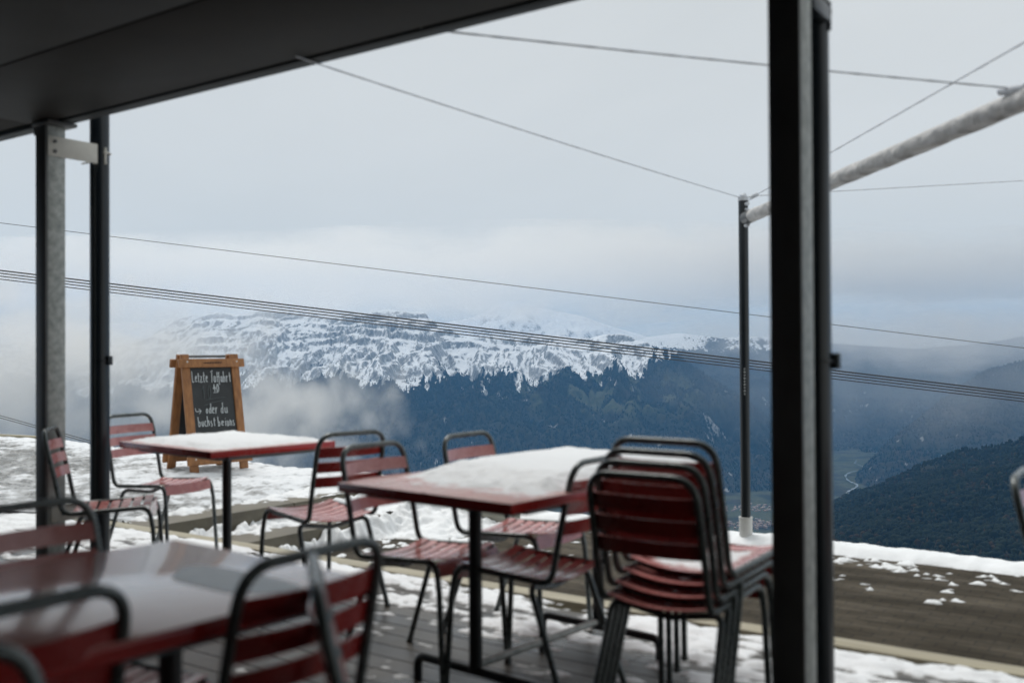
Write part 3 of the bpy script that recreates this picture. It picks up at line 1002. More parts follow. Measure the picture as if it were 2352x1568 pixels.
eb.box((-1.75, 4.165, -.055), (14.5, .02, .09), bev=.004)
o = eb.build('deck_edging', M['edge'])
tag(o, 'pale beige timber edging along the outer rim of the deck', 'edging', kind='structure')

GZ = -.27
pvm = MB()
pvm.box((-.05, 5.835, GZ - 1.0), (12.9, 3.31, 2.0))
pav = pvm.build('paved_terrace', M['paver'], smooth=False)
tag(pav, 'brown brick paved terrace outside the deck', 'terrace', kind='structure')


def sheet(name, x0, x1, y0, y1, res, base, thick, mat, keep=0.0, rot=0.0, org=(0, 0, 0), skirt=.004):
    nx, ny = max(3, int((x1 - x0) / res)), max(3, int((y1 - y0) / res))
    X, Y = np.meshgrid(np.linspace(x0, x1, nx), np.linspace(y0, y1, ny))
    T = thick(X, Y)
    B = base(X, Y)
    Zz = B + np.maximum(T, -skirt)
    kv = T > keep
    kf = kv[:-1, :-1] | kv[1:, :-1] | kv[:-1, 1:] | kv[1:, 1:]
    idx = np.arange(nx * ny).reshape(ny, nx)
    f = np.stack([idx[:-1, :-1], idx[:-1, 1:], idx[1:, 1:], idx[1:, :-1]], -1)[kf]
    used, inv = np.unique(f.ravel(), return_inverse=True)
    co = np.stack([X, Y, Zz], -1).reshape(-1, 3)[used]
    me = bpy.data.meshes.new(name)
    me.from_pydata(co.tolist(), [], inv.reshape(-1, 4).tolist())
    me.polygons.foreach_set('use_smooth', [True] * len(me.polygons))
    me.materials.append(mat)
    me.update()
    fa = me.attributes.new('depth', 'FLOAT', 'POINT'); fa.data.foreach_set('value', np.clip(T.ravel()[used] / .009, 0, 1).astype(np.float32))
    o = bpy.data.objects.new(name, me); COL.objects.link(o)
    o.location = org; o.rotation_euler = (0, 0, rot)
    return o, (X, Y, T, used)


LZ = .012
# trodden snow field on the left, a low step above the deck
def lawn_base(X, Y):
    return LZ + 0 * X


def lawn_t(X, Y):
    t = fbm(X / .9, Y / .9, 201, 4) * .035 + fbm(X / .16, Y / .16, 211, 4) * .022
    t = t + sstep(-9.5, -13, X) * .05
    return t * sstep(4.12, 4.5, Y) + .01


X = np.linspace(-17.5, -6.30, 270)
Yv = np.linspace(4.175, 7.20, 130)
YMIN = 4.175 - .30 * sstep(-6.9, -7.5, X)
X, Yv = np.meshgrid(X, Yv)
YMIN = YMIN[None, :]
e_y = 7.14 + np.clip(-7.5 - X, 0, 10) * .04 + fbm(X / 1.3, X * 0, 221, 3) * .06
Yl = YMIN + (Yv - 4.175) / (7.20 - 4.175) * (e_y - YMIN)
Zl = LZ - .05 * sstep(-6.42, -6.32, X) + lawn_t(X, Yl) * sstep(-6.31, -6.5, X) + .03 * sstep(-7.0, -7.8, X) * sstep(5.0, 4.2, Yl)
Zl = np.where(Yv > 7.19, -1.6, Zl)
sn = grid_mesh('snowy_ground', X, Yl, Zl, M['slush'])
fa = sn.data.attributes.new('slush', 'FLOAT', 'POINT')
sl = .46 + .62 * sstep(-8.8, -10.2, X) * sstep(7.15, 6.3, Yl) + .42 * sstep(5.5, 4.6, Yl) - .35 * sstep(6.1, 7.0, Yl)
fa.data.foreach_set('value', np.clip(sl, 0, 1).astype(np.float32).ravel())
tag(sn, 'trodden patchy snow covering the raised ground on the left', 'snow', kind='structure')

# far-left deck apron and ground under it all
gb = MB(); gb.box((-11.95, 5.68, -1.16), (11.2, 2.98, 2.3))
o = gb.build('ground', M['stone'], smooth=False); tag(o, 'earth bank under the snowy ground', 'ground', kind='structure')

st = empty('stone_steps', (-5.9, 5.5, 0))
tag(st, 'low brown stone steps with clumps of melting snow just outside the deck', 'steps')


def step_part(x0, x1, y0, y1, ztop, zbot, nblk):
    L = (y1 - y0) / nblk
    for k in range(nblk):
        m = MB()
        m.box(((x0 + x1) / 2 + 5.9, y0 + L * (k + .5) - 5.5, (ztop + zbot) / 2), (x1 - x0, L - .008, ztop - zbot), bev=.012)
        m.build('step', M['stone'], st)


step_part(-6.42, -6.06, 4.185, 6.86, .004, -.5, 2)
step_part(-6.055, -5.61, 4.182, 6.86, -.135, -.5, 2)
kb = MB()
kb.box((.44, 1.43, -.12), (1.2, .10, .30), bev=.01)
kb.build('cheek_wall', M['concrete'], st)

# snow lying on the steps and ground beside them
def clump(X, Y, xr_, side, far, thr, amp):
    """ragged clumps heaped against the foot of a riser at x = xr_"""
    n_ = fbm(X / .17, Y / .24, 231 + side, 4) * .6 + fbm(X / .06, Y / .07, 241 + side, 3) * .25
    heap = np.exp(-((X - xr_ - .05) / .11) ** 2)
    u = n_ + heap * .55 + sstep(5.2, 6.3, Y) * far - thr
    return np.where(u > 0, np.clip(u, 0, 1) ** .7 * amp * (.35 + heap), -.01)


SN_ = []
SN_.append(sheet('step_snow', -5.605, -4.6, 4.19, 6.87, .018, lambda X, Y: GZ + .001 + 0 * X,
                 lambda X, Y: clump(X, Y, -5.61, 0, .30, .26, .15) + np.exp(-((X + 5.45) / .35) ** 2 - ((Y - 6.6) / .45) ** 2) * .12, M['snow'])[0])
SN_.append(sheet('step_snow', -6.05, -5.62, 4.2, 6.86, .018, lambda X, Y: -.134 + 0 * X,
                 lambda X, Y: clump(X, Y, -6.06, 3, .60, .30, .11), M['snow'])[0])
SN_.append(sheet('step_snow', -6.41, -6.07, 4.2, 6.86, .018, lambda X, Y: .005 + 0 * X,
                 lambda X, Y: clump(X, Y, -6.42, 7, .60, .46, .05), M['snow'])[0])
for o, t in zip(SN_, ('ragged clumps of wet snow at the foot of the stone steps', 'snow clumps lying on the lower stone step', 'snow patches lying on the upper stone step')):
    tag(o, t, 'snow', kind='stuff')


# bank of snow along the outer rim of the terrace
def bank_t(X, Y):
    c = 7.37 + fbm(X / 1.5, X * 0, 251, 3) * .045
    wv = .175 + fbm(X / .7, X * 0, 261, 3) * .035
    u = np.clip(1 - ((Y - c) / wv) ** 2, -.3, 1)
    return u * .060 + fbm(X / .12, Y / .12, 271, 3) * .012 * (u > 0) + fbm(X / .5, Y / .5, 281, 2) * .012 * (u > 0)


o, _ = sheet('snow_bank', -6.0, 6.2, 7.0, 7.86, .022, lambda X, Y: GZ + 0 * X, bank_t, M['snow'], skirt=.01)
tag(o, 'low white bank of snow along the outer rim of the terrace', 'snow', kind='structure')


def lumps_t(X, Y):
    n_ = fbm(X / .10, Y / .055, 291, 4)
    b = np.exp(-((Y - 7.00) / .15) ** 2) * .30 + np.exp(-((X - .1) / .7) ** 2 - ((Y - 6.8) / .3) ** 2) * .34
    b = b + np.exp(-((X + 3.4) / .6) ** 2 - ((Y - 7.0) / .2) ** 2) * .1
    u = n_ + b + fbm(X / .5, Y / .3, 295, 2) * .5 - .69
    return sstep(0, .30, u) * .020 + np.clip(u, -.02, .05) * .05


o, _ = sheet('snow_clumps', -5.0, 4.5, 6.1, 7.3, .02, lambda X, Y: GZ + .001 + 0 * X, lumps_t, M['snow'])
tag(o, 'small clumps of leftover snow scattered on the brown pavers', 'snow', kind='stuff')


# snow on the deck
def deck_t(X, Y):
    yy = np.abs(((Y + .44) % .125) - .0625) / .0625
    n_ = fbm(X / .55, Y / .16, 301, 5) * .040 + fbm(X / .10, Y / .06, 311, 4) * .024
    lev = sstep(3.0, 3.9, Y) * .030 - .026
    lev = lev + sstep(-2.9, -4.4, X) * .016 * sstep(2.5, 3.4, Y) - sstep(4.03, 3.97, Y) * 0
    lev = lev + np.exp(-((X + 1.1) / .7) ** 2 - ((Y - 3.55) / .35) ** 2) * .02
    lev = lev - sstep(-4.5, -5.2, X) * sstep(3.4, 2.4, Y) * .004
    t = n_ + lev - np.clip(yy - .86, 0, 1) * .05
    return np.minimum(t * .7, .022)


o, _ = sheet('deck_snow', -8.0, 4.0, 2.3, 4.03, .016, lambda X, Y: .001 + 0 * X, deck_t, M['snow'], skirt=.003)
tag(o, 'patches of melting snow on the outer deck boards', 'snow', kind='stuff')

# beige edging plank at the rim of the snow field
o = MB()
pa, pb_ = at_z(-60, 999, .07), at_z(92, 1006, .07)
dv = (pb_ - pa)
o.box((pa + pb_) / 2, (dv.length, .08, .06), Matrix.Rotation(math.atan2(dv.y, dv.x), 3, 'Z'), bev=.008)
ob = o.build('edging_plank', M['edge'])
tag(ob, 'beige plank lying along the rim of the snow at far left', 'plank')


# ------------------------------------------------------------------ chairs
def chair_parts(root, snow_amt=0):
    HW = .182
    r = .0112
    zf, zr = .448, .428
    xf, xr = .205, -.185
    xt, zt = -.272, .832

    def side(s):
        return [(xf + .022, s * (HW + .006), zf - .10), (xf + .004, s * HW, zf), (xr, s * HW, zr), (xr - .038, s * HW, zr + .19), (xt, s * (HW - .004), zt)]
    pts = side(-1) + list(reversed(side(1)))
    rad = [.062, .05, .11, .075, .075, .11, .05, .062]
    m = MB(); m.tube(fillet(pts, rad, 7), r, 12)
    m.build('frame', M['tube'], root)
    for s in (-1, 1):
        m = MB(); m.tube([(xf + .0225, s * (HW + .006), zf - .1005), (xf + .045, s * (HW + .014), 0.004)], r, 12)
        m.tube([(xf + .045, s * (HW + .014), .012), (xf + .0455, s * (HW + .0145), 0.0)], r * 1.25, 12)
        m.build('leg', M['tube'], root)
        m = MB()
        m.tube(fillet([(-.095, s * .115, zr - .030), (-.105, s * (HW + .004), zr - .018), (-.255, s * (HW + .020), .004)], [.07], 8), r, 12)
        m.tube([(-.254, s * (HW + .0199), .012), (-.256, s * (HW + .0201), 0.0)], r * 1.25, 12)
        m.build('leg', M['tube'], root)
    m = MB(); m.tube(fillet([(-.095, -.115, zr - .030), (-.085, 0, zr - .052), (-.095, .115, zr - .030)], [.03], 4), r * .97, 12, cap=False)
    m.build('cross_tube', M['tube'], root)

    def slat(mb, xa, za, xb, zb, th, sag, back, n=11, ww=HW - .004):
        """strip between two profile points, spanning the width and dished by sag"""
        vs, fs = [], []
        d = Vector((xb - xa, 0, zb - za)); nrm = Vector((-d.z, 0, d.x)).normalized() * th
        for k in range(n):
            y = -ww + 2 * ww * k / (n - 1)
            q = 1 - (y / ww) ** 2
            o_ = Vector((-sag * q, 0, 0)) if back else Vector((0, 0, -sag * q))
            for (x, z, side_) in ((xa, za, 0), (xb, zb, 0), (xb, zb, 1), (xa, za, 1)):
                vs.append(Vector((x, y, z)) + o_ + nrm * side_)
        for k in range(n - 1):
            a, b = k * 4, (k + 1) * 4
            for j in range(4):
                j2 = (j + 1) % 4
                fs.append((a + j, a + j2, b + j2, b + j))
        fs.append((3, 2, 1, 0)); e = (n - 1) * 4; fs.append((e, e + 1, e + 2, e + 3))
        mb.add(vs, fs)
    m = MB()
    prof_ = [(xf + .018, zf - .052), (xf + .008, zf + .002)]
    slat(m, prof_[0][0], prof_[0][1], prof_[1][0], prof_[1][1], .004, .006, False)
    nsl = 7
    x0, x1_ = xf - .004, xr + .005
    pitch = (x0 - x1_) / nsl
    for k in range(nsl):
        xa = x0 - pitch * k; xb = xa - pitch * .76
        f = lambda x: zf + .012 + (zr - zf) * (xf - x) / (xf - xr) - .012 * math.sin(PI * (x - xr) / (xf - xr))
        slat(m, xb, f(xb), xa, f(xa), .004, .024, False)
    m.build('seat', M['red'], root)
    m = MB()
    P0 = Vector((xr - .038, 0, zr + .19)); P1 = Vector((xt, 0, zt)); dirv = (P1 - P0).normalized(); Ltot = (P1 - P0).length
    for k in range(3):
        c = Ltot - .084 - .070 * k
        a = P0 + dirv * (c - .0245); b = P0 + dirv * (c + .0245)
        slat(m, a.x + .010, a.z, b.x + .010, b.z, .004, .030, True, n=13, ww=HW - .006)
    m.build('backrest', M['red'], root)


CH_GROUP = 'red slatted tubular metal chairs on the terrace'
proto = empty('chair', (0, 0, 0))
chair_parts(proto)


def kids(o): return [c for c in bpy.data.objects if c.parent == o]


PK = kids(proto)
first = [True]


def chair(x, y, deg, label, z=0.0, group=CH_GROUP, tilt=0.0):
    if first[0]:
        o = proto; first[0] = False
    else:
        o = proto.copy(); COL.objects.link(o)
        for c in PK:
            d = c.copy(); COL.objects.link(d); d.parent = o
    o.location = (x, y, z); o.rotation_euler = (0, tilt, R(deg))
    tag(o, label, 'chair', group)
    return o


chair(-4.575, 2.93, 50, 'red slatted chair seen side-on in front of the far left roof post')
chair(-5.13, 3.63, 9, 'red slatted chair behind the far snowy table with its backrest beside the left pole')
chair(-3.52, 3.38, 168, 'red slatted chair facing the far snowy table from its right side')
chair(-2.50, 2.94, 0, 'red slatted chair at the front left side of the middle snowy table')
chair(-2.49, 3.55, 1, 'red slatted chair at the rear left side of the middle snowy table')
chair(-2.0, 2.955, 181, 'red slatted chair facing left between the middle snowy table and the chair stack')
chair(-2.105, 1.29, 0, 'dark red chair behind the near bare table on its left side')
chair(-1.64, 1.30, 181, 'red slatted chair tucked against the front edge of the near bare table')
chair(-1.705, .775, 180, 'blurred red chair at the bottom left with its backrest against the near bare table')
chair(-1.06, 1.378, 48, 'chair with pale frame edge-on, its back touching the chair tucked at near table')
chair(-.985, .515, 0, 'out of focus chair whose pale rounded frame corner fills the bottom left corner')
chair(-.21, 3.30, 2, 'chair cut off by the right border of the photo with pale frame corner')
for k, nm in enumerate(('lowest chair of the stack of four beside the large roof post', 'second chair from the bottom in the stack of four',
                        'third chair from the bottom in the stack of four', 'topmost chair of the stack of four, highest and farthest backrest')):
    chair(-1.398 + .004 * k, 2.895 + .045 * k, 90 - .6 * k, nm, z=.031 * k, group='stacked red metal chairs')


# ------------------------------------------------------------------ tables
def table(x, y, deg, sx, sy, label, poles, mat='red_frosty'):
    o = empty('table', (x, y, 0), R(deg))
    tag(o, label, 'table', 'red terrace tables')
    m = MB(); m.box((0, 0, .7235), (sx, sy, .033), bev=.002)
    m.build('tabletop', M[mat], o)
    m = MB()
    m.box((0, 0, .6965), (sx - .16, .05, .021)); m.box((0, sy / 2 - .1, .6962), (sx - .12, .04, .021)); m.box((0, -sy / 2 + .1, .6962), (sx - .12, .04, .021))
    m.box((sx / 2 - .06, 0, .6958), (.04, sy - .24, .0190)); m.box((-sx / 2 + .06, 0, .6958), (.04, sy - .24, .0190))
    m.build('subframe', M['under'], o, smooth=False)
    for py in poles:
        m = MB(); m.tube([(0, py, .085), (0, py, .685)], .024, 20)
        m.build('pole', M['pole'], o)
        m = MB()
        m.tube(fillet([(-.29, py, 0), (-.29, py, .085), (.29, py, .085), (.29, py, 0)], [.06, .06], 7), .0165, 14)
        m.build('foot', M['pole'], o)
    if len(poles) > 1:
        m = MB(); m.tube([(0, poles[0], .105), (0, poles[-1], .105)], .014, 12)
        m.build('stretcher', M['galv'], o)
    else:
        m = MB(); m.tube(fillet([(0, -.27, 0), (0, -.27, .083), (0, .27, .083), (0, .27, 0)], [.06, .06], 7), .0155, 14)
        m.build('foot', M['pole'], o)
    return o


TB1 = table(-4.269, 3.42, -6.4, .89, .735, 'far red square table under an even layer of snow, by the chalkboard', [0])
TB2 = table(-2.10, 3.15, -5, .81, 1.30, 'middle red table half covered in snow beside the chair stack', [-.37, .37])
TB3 = table(-1.80, .86, -3, .71, 1.32, 'near bare wet red table at bottom left without snow', [-.28, .42], 'red_top')


def table_snow(x, y, deg, sx, sy, tf, label):
    o, _ = sheet('snow', -sx / 2 + .004, sx / 2 - .004, -sy / 2 + .004, sy / 2 - .004, .0085, lambda X, Y: .7402 + 0 * X, tf, M['snow_table'], rot=R(deg), org=(x, y, 0), skirt=.0002)
    tag(o, label, 'snow', 'layers of snow on the tables')
    return o


def edge_d(X, Y, sx, sy):
    return np.minimum(sx / 2 - np.abs(X), sy / 2 - np.abs(Y))


def t1_t(X, Y):
    e = edge_d(X, Y, .89, .735)
    n_ = fbm(X / .06, Y / .06, 401, 4)
    return (sstep(-.002, .13, e + n_ * .014) * .024 + fbm(X / .25, Y / .25, 411, 3) * .005 - .0028 + n_ * .0030) * (e > .0)


def t2_t(X, Y):
    e = edge_d(X, Y, .81, 1.30)
    n_ = fbm(X / .07, Y / .07, 421, 4)
    line = -.50 - .16 * X + fbm(X / .22, Y / .3, 431, 3) * .06
    k = sstep(-.02, .34, Y - line + n_ * .05)
    t = k * sstep(-.002, .16, e + n_ * .012) * .050 + fbm(X / .3, Y / .3, 441, 2) * .004 + n_ * .0028 - .0020
    slab = sstep(.0, .03, fbm(X / .16, Y / .13, 451, 2) * .12 + .035 - np.hypot(X + .12, Y + .50) * .30) * .0045
    return np.where(Y - line + n_ * .08 > -.02, t, slab - .001) * (e > 0)


table_snow(-4.269, 3.42, -6.4, .89, .735, t1_t, 'even white layer of snow on the far red table')
table_snow(-2.10, 3.15, -5, .81, 1.30, t2_t, 'thick domed snow on the back part of the middle red table')
ST_X, ST_Y, ST_Z = -1.386, 3.03, .093


def seat_base(X, Y):
    return ST_Z + .448 + .0175 + (-.02) * (.205 - X) / .39 - .012 * np.sin(PI * np.clip((X + .185) / .39, 0, 1)) - .024 * (1 - (Y / .178) ** 2)


def seat_t(X, Y):
    e = edge_d(X, Y, .34, .33)
    return (sstep(0, .07, e) * .014 + fbm(X / .09, Y / .09, 461, 4) * .012 - .008) * (e > 0)


so, _ = sheet('snow', -.17, .17, -.165, .165, .007, seat_base, seat_t, M['snow_table'], rot=R(88.2), org=(ST_X, ST_Y, 0), skirt=.0005)
tag(so, 'small patch of snow on the seat of the topmost stacked chair', 'snow')
# film of melt water on the near table
pm = MB()
n = 26
pv_ = [(.17 * math.cos(a) * (1 + .15 * math.sin(3 * a)) + .13, .47 + .085 * math.sin(a) * (1 + .2 * math.cos(2 * a)), .7408) for a in [2 * PI * k / n for k in range(n)]]
pm.add(pv_, [tuple(range(n))])
po = pm.build('ice_patch', M['ice'], smooth=False)
po.location = (-1.80, .86, 0); po.rotation_euler = (0, 0, R(-3))
tag(po, 'thin pale blue patch of ice on the near bare table', 'ice')

# ------------------------------------------------------------------ chalkboard A-frame
sb = empty('chalkboard_sign', (-8.445, 6.525, .025), R(-8))
tag(sb, 'wooden A-frame chalkboard with white handwriting standing on the snow', 'sign')
SH, SW, TX, BX = 1.17, .655, .033, .235      # height, width, half depth at top and at foot


def leanR(sg):
    return Matrix.Rotation(-sg * math.atan2(BX - TX, SH), 3, 'Y')


def frame_side(sg):
    rot = leanR(sg)
    Lh = math.hypot(SH, BX - TX)
    mid = Vector((sg * (BX + TX) / 2, 0, SH / 2))
    for s in (-1, 1):
        fr = MB()
        fr.box(mid + Vector((0, s * (SW / 2 - .05), .0)), (.036, .088, Lh), rot, bev=.006)
        f_ = fr.build('leg', M['oak'], sb)
    for zz, w_, hh in ((SH - .094, SW + .08, .086), (.115, SW + .065, .094)):
        rl = MB()
        t = zz / SH
        xx = sg * (BX + (TX - BX) * t)
        rl.box(Vector((xx, 0, zz)) + rot @ Vector((sg * .034, 0, 0)), (.032, w_, hh), rot, bev=.006)
        r_ = rl.build('rail', M['oak'], sb)
    pn = MB()
    pn.box(mid + rot @ Vector((-sg * .004, 0, .02)), (.012, SW - .17, Lh - .26), rot)
    pn.build('board', M['slate'], sb, smooth=False)
    return f_, r_, rot, mid, Lh


frame_side(-1)
ff, rr_, rot, mid, Lh = frame_side(1)
hg = MB(); hg.tube([(0, -.2, SH - .02), (0, .2, SH - .02)], .012, 8); hg.build('hinge', M['black'], sb)
for zz in (SH - .094, .115):
    t = zz / SH
    xx = BX + (TX - BX) * t
    for s in (-1, 1):
        sc = MB()
        p = Vector((xx, s * (SW / 2 - .05), zz)) + rot @ Vector((.051, 0, .012))
        sc.tube([p, p + rot @ Vector((.003, 0, 0))], .009, 10)
        sc.build('screw', M['screw'], sb)

# handwriting: strokes in unit boxes (x 0..1, y 0 = baseline, 1 = cap height, x-height .55)
G = {
 'L': [[(.1, 1), (.08, 0), (.75, .06)]], 'T': [[(0, .95), (.9, 1)], [(.5, .97), (.42, 0)]],
 'e': [[(.1, .28), (.7, .34), (.6, .52), (.3, .52), (.1, .28), (.2, .04), (.75, .08)]],
 't': [[(.45, .85), (.38, .08), (.6, 0)], [(.1, .55), (.8, .58)]], 'z': [[(.1, .52), (.7, .52), (.1, .02), (.78, .02)]],
 'a': [[(.7, .5), (.3, .52), (.1, .2), (.3, 0), (.65, .15), (.7, .5), (.72, 0)]], 'l': [[(.4, .95), (.36, 0)]],
 'f': [[(.75, .9), (.5, .92), (.42, .6), (.38, -.25)], [(.1, .5), (.75, .52)]], 'h': [[(.15, .95), (.12, 0)], [(.12, .35), (.45, .52), (.65, .4), (.66, 0)]],
 'r': [[(.2, .52), (.2, 0)], [(.2, .34), (.45, .52), (.7, .48)]], 'o': [[(.4, .52), (.12, .3), (.3, 0), (.65, .15), (.66, .42), (.4, .52)]],
 'd': [[(.66, .42), (.35, .5), (.12, .22), (.3, 0), (.66, .14)], [(.72, .95), (.68, 0)]], 'u': [[(.12, .52), (.16, .1), (.4, 0), (.65, .12)], [(.68, .52), (.7, 0)]],
 'b': [[(.15, .95), (.14, 0)], [(.14, .36), (.5, .5), (.72, .25), (.5, 0), (.14, .06)]], 'c': [[(.68, .46), (.35, .52), (.12, .24), (.35, 0), (.7, .06)]],
 's': [[(.62, .5), (.25, .5), (.2, .34), (.6, .2), (.55, .02), (.12, .04)]], 'i': [[(.3, .5), (.3, 0)], [(.32, .72), (.36, .78)]],
 'n': [[(.15, .52), (.14, 0)], [(.14, .36), (.45, .52), (.64, .4), (.66, 0)]], '4': [[(.5, 1), (.05, .4), (.8, .45)], [(.6, .75), (.52, 0)]],
 '0': [[(.45, 1), (.1, .6), (.25, .05), (.6, .05), (.8, .5), (.7, .92), (.45, 1)]], '1': [[(.1, .7), (.45, 1), (.42, 0)]],
 '>': [[(.0, .7), (.02, .3), (.3, .22), (.95, .32)], [(.65, .6), (1.0, .32), (.62, .02)]], ' ': [],
}
BWID, BLEN = SW - .205, Lh - .26


def board_pt(u, v, lift):
    # u 0..1 across the board (left to right as read), v 0..1 from its top
    return mid + rot @ Vector((.0025 + lift, -BWID / 2 + BWID * u, .02 + BLEN / 2 - BLEN * v))


def write(mb, txt, u0, v0, cw, ch, r, jit=.0):
    u = u0
    for ch_ in txt:
        for stv in G[ch_]:
            pts = [board_pt(u + cw * p[0] * .9 + random.gauss(0, jit), v0 - ch * p[1] + random.gauss(0, jit), .004) for p in stv]
            pts = fillet(pts, .008, 4) if len(pts) > 2 else pts
            mb.tube(pts, r, 5)
        u += cw * (.55 if ch_ in 'li' else 1.0) * (.8 if ch_ == ' ' else 1)


wr_ = MB()
CR = .0050
write(wr_, 'Letzte', .015, .19, .066, .125, CR, .003)
write(wr_, 'Talfahrt', .475, .195, .069, .125, CR, .003)
write(wr_, '40', .51, .30, .082, .085, CR, .002)
wr_.tube([board_pt(.51, .308, .004), board_pt(.63, .305, .004)], .0032, 5)
wr_.tube([board_pt(.50, .262, .004), board_pt(.60, .252, .004)], .0032, 5)
write(wr_, '>', .03, .535, .15, .095, .0042, .002)
write(wr_, 'oder', .28, .535, .078, .115, CR, .003)
write(wr_, 'du', .64, .538, .105, .115, CR, .003)
write(wr_, 'buchst', .07, .675, .074, .115, CR, .003)
write(wr_, 'bei', .55, .678, .085, .105, CR, .003)
write(wr_, 'uns', .78, .68, .072, .11, .0044, .003)
wr_.build('lettering', M['chalk'], sb)
wf = MB()
write(wf, '10', .22, .375, .13, .15, .0042, .003)
wf.tube(fillet([board_pt(.26, .445, .004), board_pt(.45, .415, .004), board_pt(.72, .40, .004)], .05, 4), .003, 5)
wf.tube(fillet([board_pt(.32, .385, .004), board_pt(.55, .368, .004), board_pt(.8, .365, .004)], .05, 4), .0028, 5)
wf.build('faded_lettering', M['chalk_faint'], sb)
for zz, wid in ((SH - .094, .09), (.115, .055)):
    bm_ = MB()
    t = zz / SH
    xx = BX + (TX - BX) * t
    c0 = Vector((xx, 0, zz)) + rot @ Vector((.0512, 0, 0))
    for k in range(7):
        y = -wid + 2 * wid * k / 6
        hgt = .006 + .007 * (1 - abs(k - 3) / 3)
        bm_.tube([c0 + Vector((0, y, -hgt)), c0 + Vector((0, y + .012, hgt))], .0045, 5)
    bm_.tube([c0 + Vector((0, -wid - .01, -.002)), c0 + Vector((0, wid + .01, .002))], .005, 5)
    bm_.build('burnt_mark', M['burn'], sb)

# ------------------------------------------------------------------ awning poles, roller beam, wires
P0 = Vector((-2.98, 7.315, GZ))


def awn_pole(x, y, h, label):
    o = empty('awning_pole', (x, y, GZ))
    tag(o, label, 'pole', 'awning poles on the rim of the terrace')
    m = MB(); m.tube([(0, 0, .0), (0, 0, h)], .0375, 20); m.build('shaft', M['navy'], o)
    m = MB(); m.tube([(0, 0, 0), (0, 0, .185)], .050, 20); m.tube([(0, 0, .185), (0, 0, .193)], .053, 20); m.build('sleeve', M['white_sleeve'], o)
    m = MB(); m.tube([(0, 0, h), (0, 0, h + .03)], .041, 16); m.tube([(0, 0, h + .03), (.01, .01, h + .055)], .03, 14, rfun=lambda i, n: (.032, .014)[i])
    m.tube([(.03, -.02, h - .03), (.055, -.035, h - .03)], .014, 10); m.tube([(.03, -.02, h - .07), (.05, -.03, h - .075)], .011, 10)
    m.build('ice_cap', M['frost'], o)
    return o


ph = 2.63
pl = awn_pole(P0.x, P0.y, ph, 'thin dark awning pole with white foot sleeve on the snow bank')
mk = MB()
rvd = Vector((-P0.x, -P0.y, 0)).normalized()
for k in range(9):
    zz = 1.14 + .024 * k
    c0 = rvd * .0385
    mk.box((c0.x, c0.y, zz), (.004, .013 if k % 2 else .009, .012), Matrix.Rotation(math.atan2(rvd.y, rvd.x), 3, 'Z'))
mk.build('white_lettering', M['chalk'], pl, smooth=False)

B0 = at_d(1716, 500, 7.60)
B1 = at_d(2352, 229, 4.08)
bdir = (B1 - B0).normalized()
rl = empty('awning_roller', B0)
rl.rotation_euler = bdir.to_track_quat('X', 'Z').to_euler()
tag(rl, 'long rolled-up awning wrapped in a crumpled white cover, reaching to upper right', 'awning')
Lb = (B1 - B0).length + 2.1
m = MB()
nseg = 90
random.seed(3)
wob = [random.uniform(-.0012, .0012) for _ in range(nseg)]
m.tube([(.11 + (Lb - .11) * k / (nseg - 1), wob[k] * .6, wob[(k * 7) % nseg] * .6) for k in range(nseg)], .048, 20,
       rfun=lambda i, n: (lambda a, i=i: .048 + .0012 * math.sin(2 * a + i * .9) + .0008 * math.sin(5 * a - i * .7)))
m.build('cover', M['roller'], rl)
m = MB(); m.tube([(-.02, 0, 0), (.12, 0, 0)], .050, 20); m.build('end_cap', M['pole'], rl)
m = MB(); m.tube([(-.03, 0, -.055), (.02, 0, -.055)], .016, 10); m.tube([(-.015, .02, .045), (.03, .02, .05)], .012, 10); m.build('ice', M['frost'], rl)
pe = B0 + bdir * (Lb - .05)
awn_pole(pe.x, pe.y, 2.90, 'awning pole holding the near end of the rolled awning')


def wire(name, a, b, r, mat, label, cat, sag=0.0, n=24, group=None, wob=0.0):
    m = MB()
    a, b = Vector(a), Vector(b)
    pts = []
    for k in range(n + 1):
        t = k / n
        p = a.lerp(b, t)
        p.z -= sag * 4 * t * (1 - t)
        pts.append(p)
    m.tube(pts, r, 7, rfun=(lambda i, nn: r * (1 + wob * math.sin(i * 2.3) * math.sin(i * .7))) if wob else None)
    o = m.build(name, mat)
    tag(o, label, cat, group)
    return o


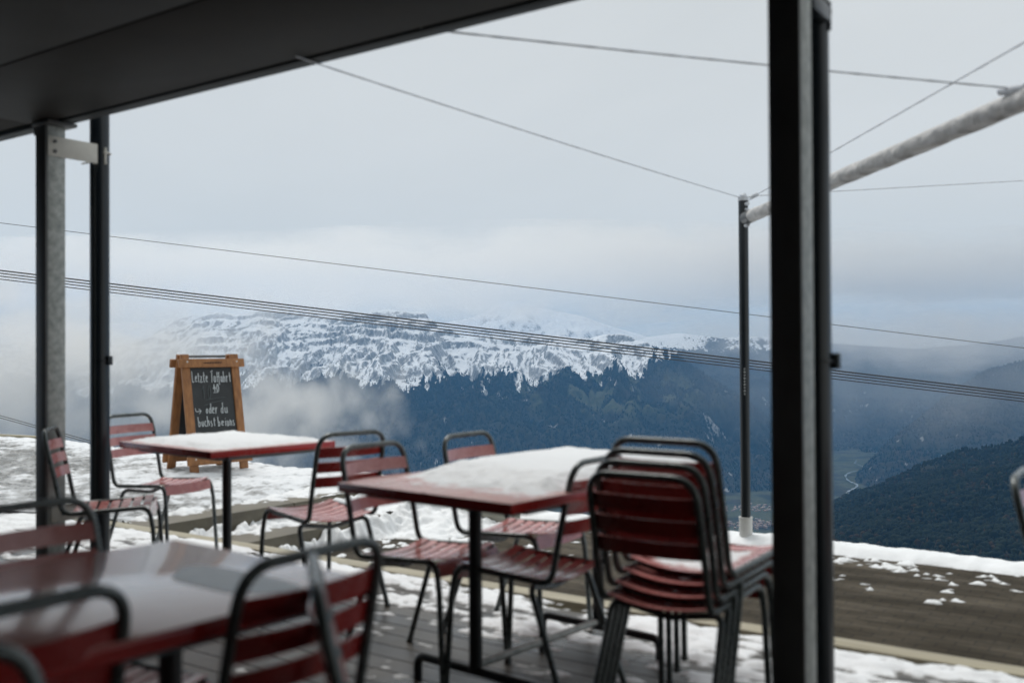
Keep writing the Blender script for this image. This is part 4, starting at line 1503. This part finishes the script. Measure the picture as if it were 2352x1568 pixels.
TOP = P0 + Vector((0, 0, ph + .02))
WG = 'frosted guy wires of the awning'
K1 = at_d(2326, 214, 4.12) + Vector((0, 0, .02))
s1 = at_d(1025, 72, 1.0) - Vector((0, 0, EYE)); s1 = Vector((0, 0, EYE)) + s1 * ((EDGE_Y - .01) / s1.y)
wire('guy_wire', s1 - (K1 - s1) * .04, K1, .0040, M['frost'], 'highest frosted wire from the roof edge to the rolled awning', 'wire', .006, 60, WG, .25)
s2 = at_d(735, 148, 1.0) - Vector((0, 0, EYE)); s2 = Vector((0, 0, EYE)) + s2 * ((EDGE_Y - .01) / s2.y)
wire('guy_wire', s2 - (TOP - s2) * .03, TOP, .0036, M['frost'], 'frosted wire sloping from the roof edge down to the thin awning pole', 'wire', .01, 60, WG, .25)
knot = at_d(1733, 450, 7.72)
pole_top2 = Vector((pe.x, pe.y, GZ + 2.64))
W3b = at_d(2352, 98, 4.12)
wire('guy_wire', knot, knot + (W3b - knot) * 1.55, .0040, M['frost'], 'frosted wire above the rolled awning rising to the upper right corner', 'wire', .0, 80, WG, .3)
W4b = at_d(2352, 415, 8.3)
wire('guy_wire', knot, knot + (W4b - knot) * 1.5, .0038, M['frost'], 'thin frosted wire running nearly level right from the awning pole', 'wire', .0, 60, WG, .2)
kn = MB()
kn.tube([TOP, knot], .006, 7); kn.tube([TOP + Vector((0, 0, -.05)), knot], .005, 7)
kn.tube([knot - Vector((.03, .01, .012)), knot + Vector((.03, .0, .012))], .017, 10)
o = kn.build('wire_shackle', M['frost']); tag(o, 'icy shackle knot joining the wires at the awning pole top', 'shackle')
cl = MB(); cl.tube([K1 + Vector((-.05, .03, 0)), K1 + Vector((.06, -.07, -.02))], .018, 10); cl.tube([K1, K1 - Vector((0, 0, .06))], .006, 6)
o = cl.build('wire_clamp', M['frost']); tag(o, 'iced clamp fixing the highest wire to the rolled awning', 'clamp')

CG = 'dark ropeway cables crossing the view'


def cable(y0, y1, r, dL, dR, label, x0=0, x1=2352, ext=.5):
    a, b = at_d(x0, y0, dL), at_d(x1, y1, dR)
    v = b - a
    return wire('ropeway_cable', a - v * ext, b + v * ext, r, M['cable'], label, 'cable', 0.0, 8, CG)


cable(512, 799, .016, 50, 50, 'single thin ropeway cable crossing high above the others')
cable(621, 903, .036, 48, 48, 'uppermost of the four close ropeway cables')
cable(627.5, 909, .032, 50, 50, 'second from top of the four close ropeway cables')
cable(634, 915.5, .030, 52, 52, 'third from top of the four close ropeway cables')
cable(641, 922, .028, 54, 54, 'lowest of the four close ropeway cables')
cable(955, 1011, .016, 44, 44, 'upper of two short cables behind the far left roof post', 4, 204)
cable(960, 1016, .016, 45, 45, 'lower of two short cables behind the far left roof post', 4, 204)
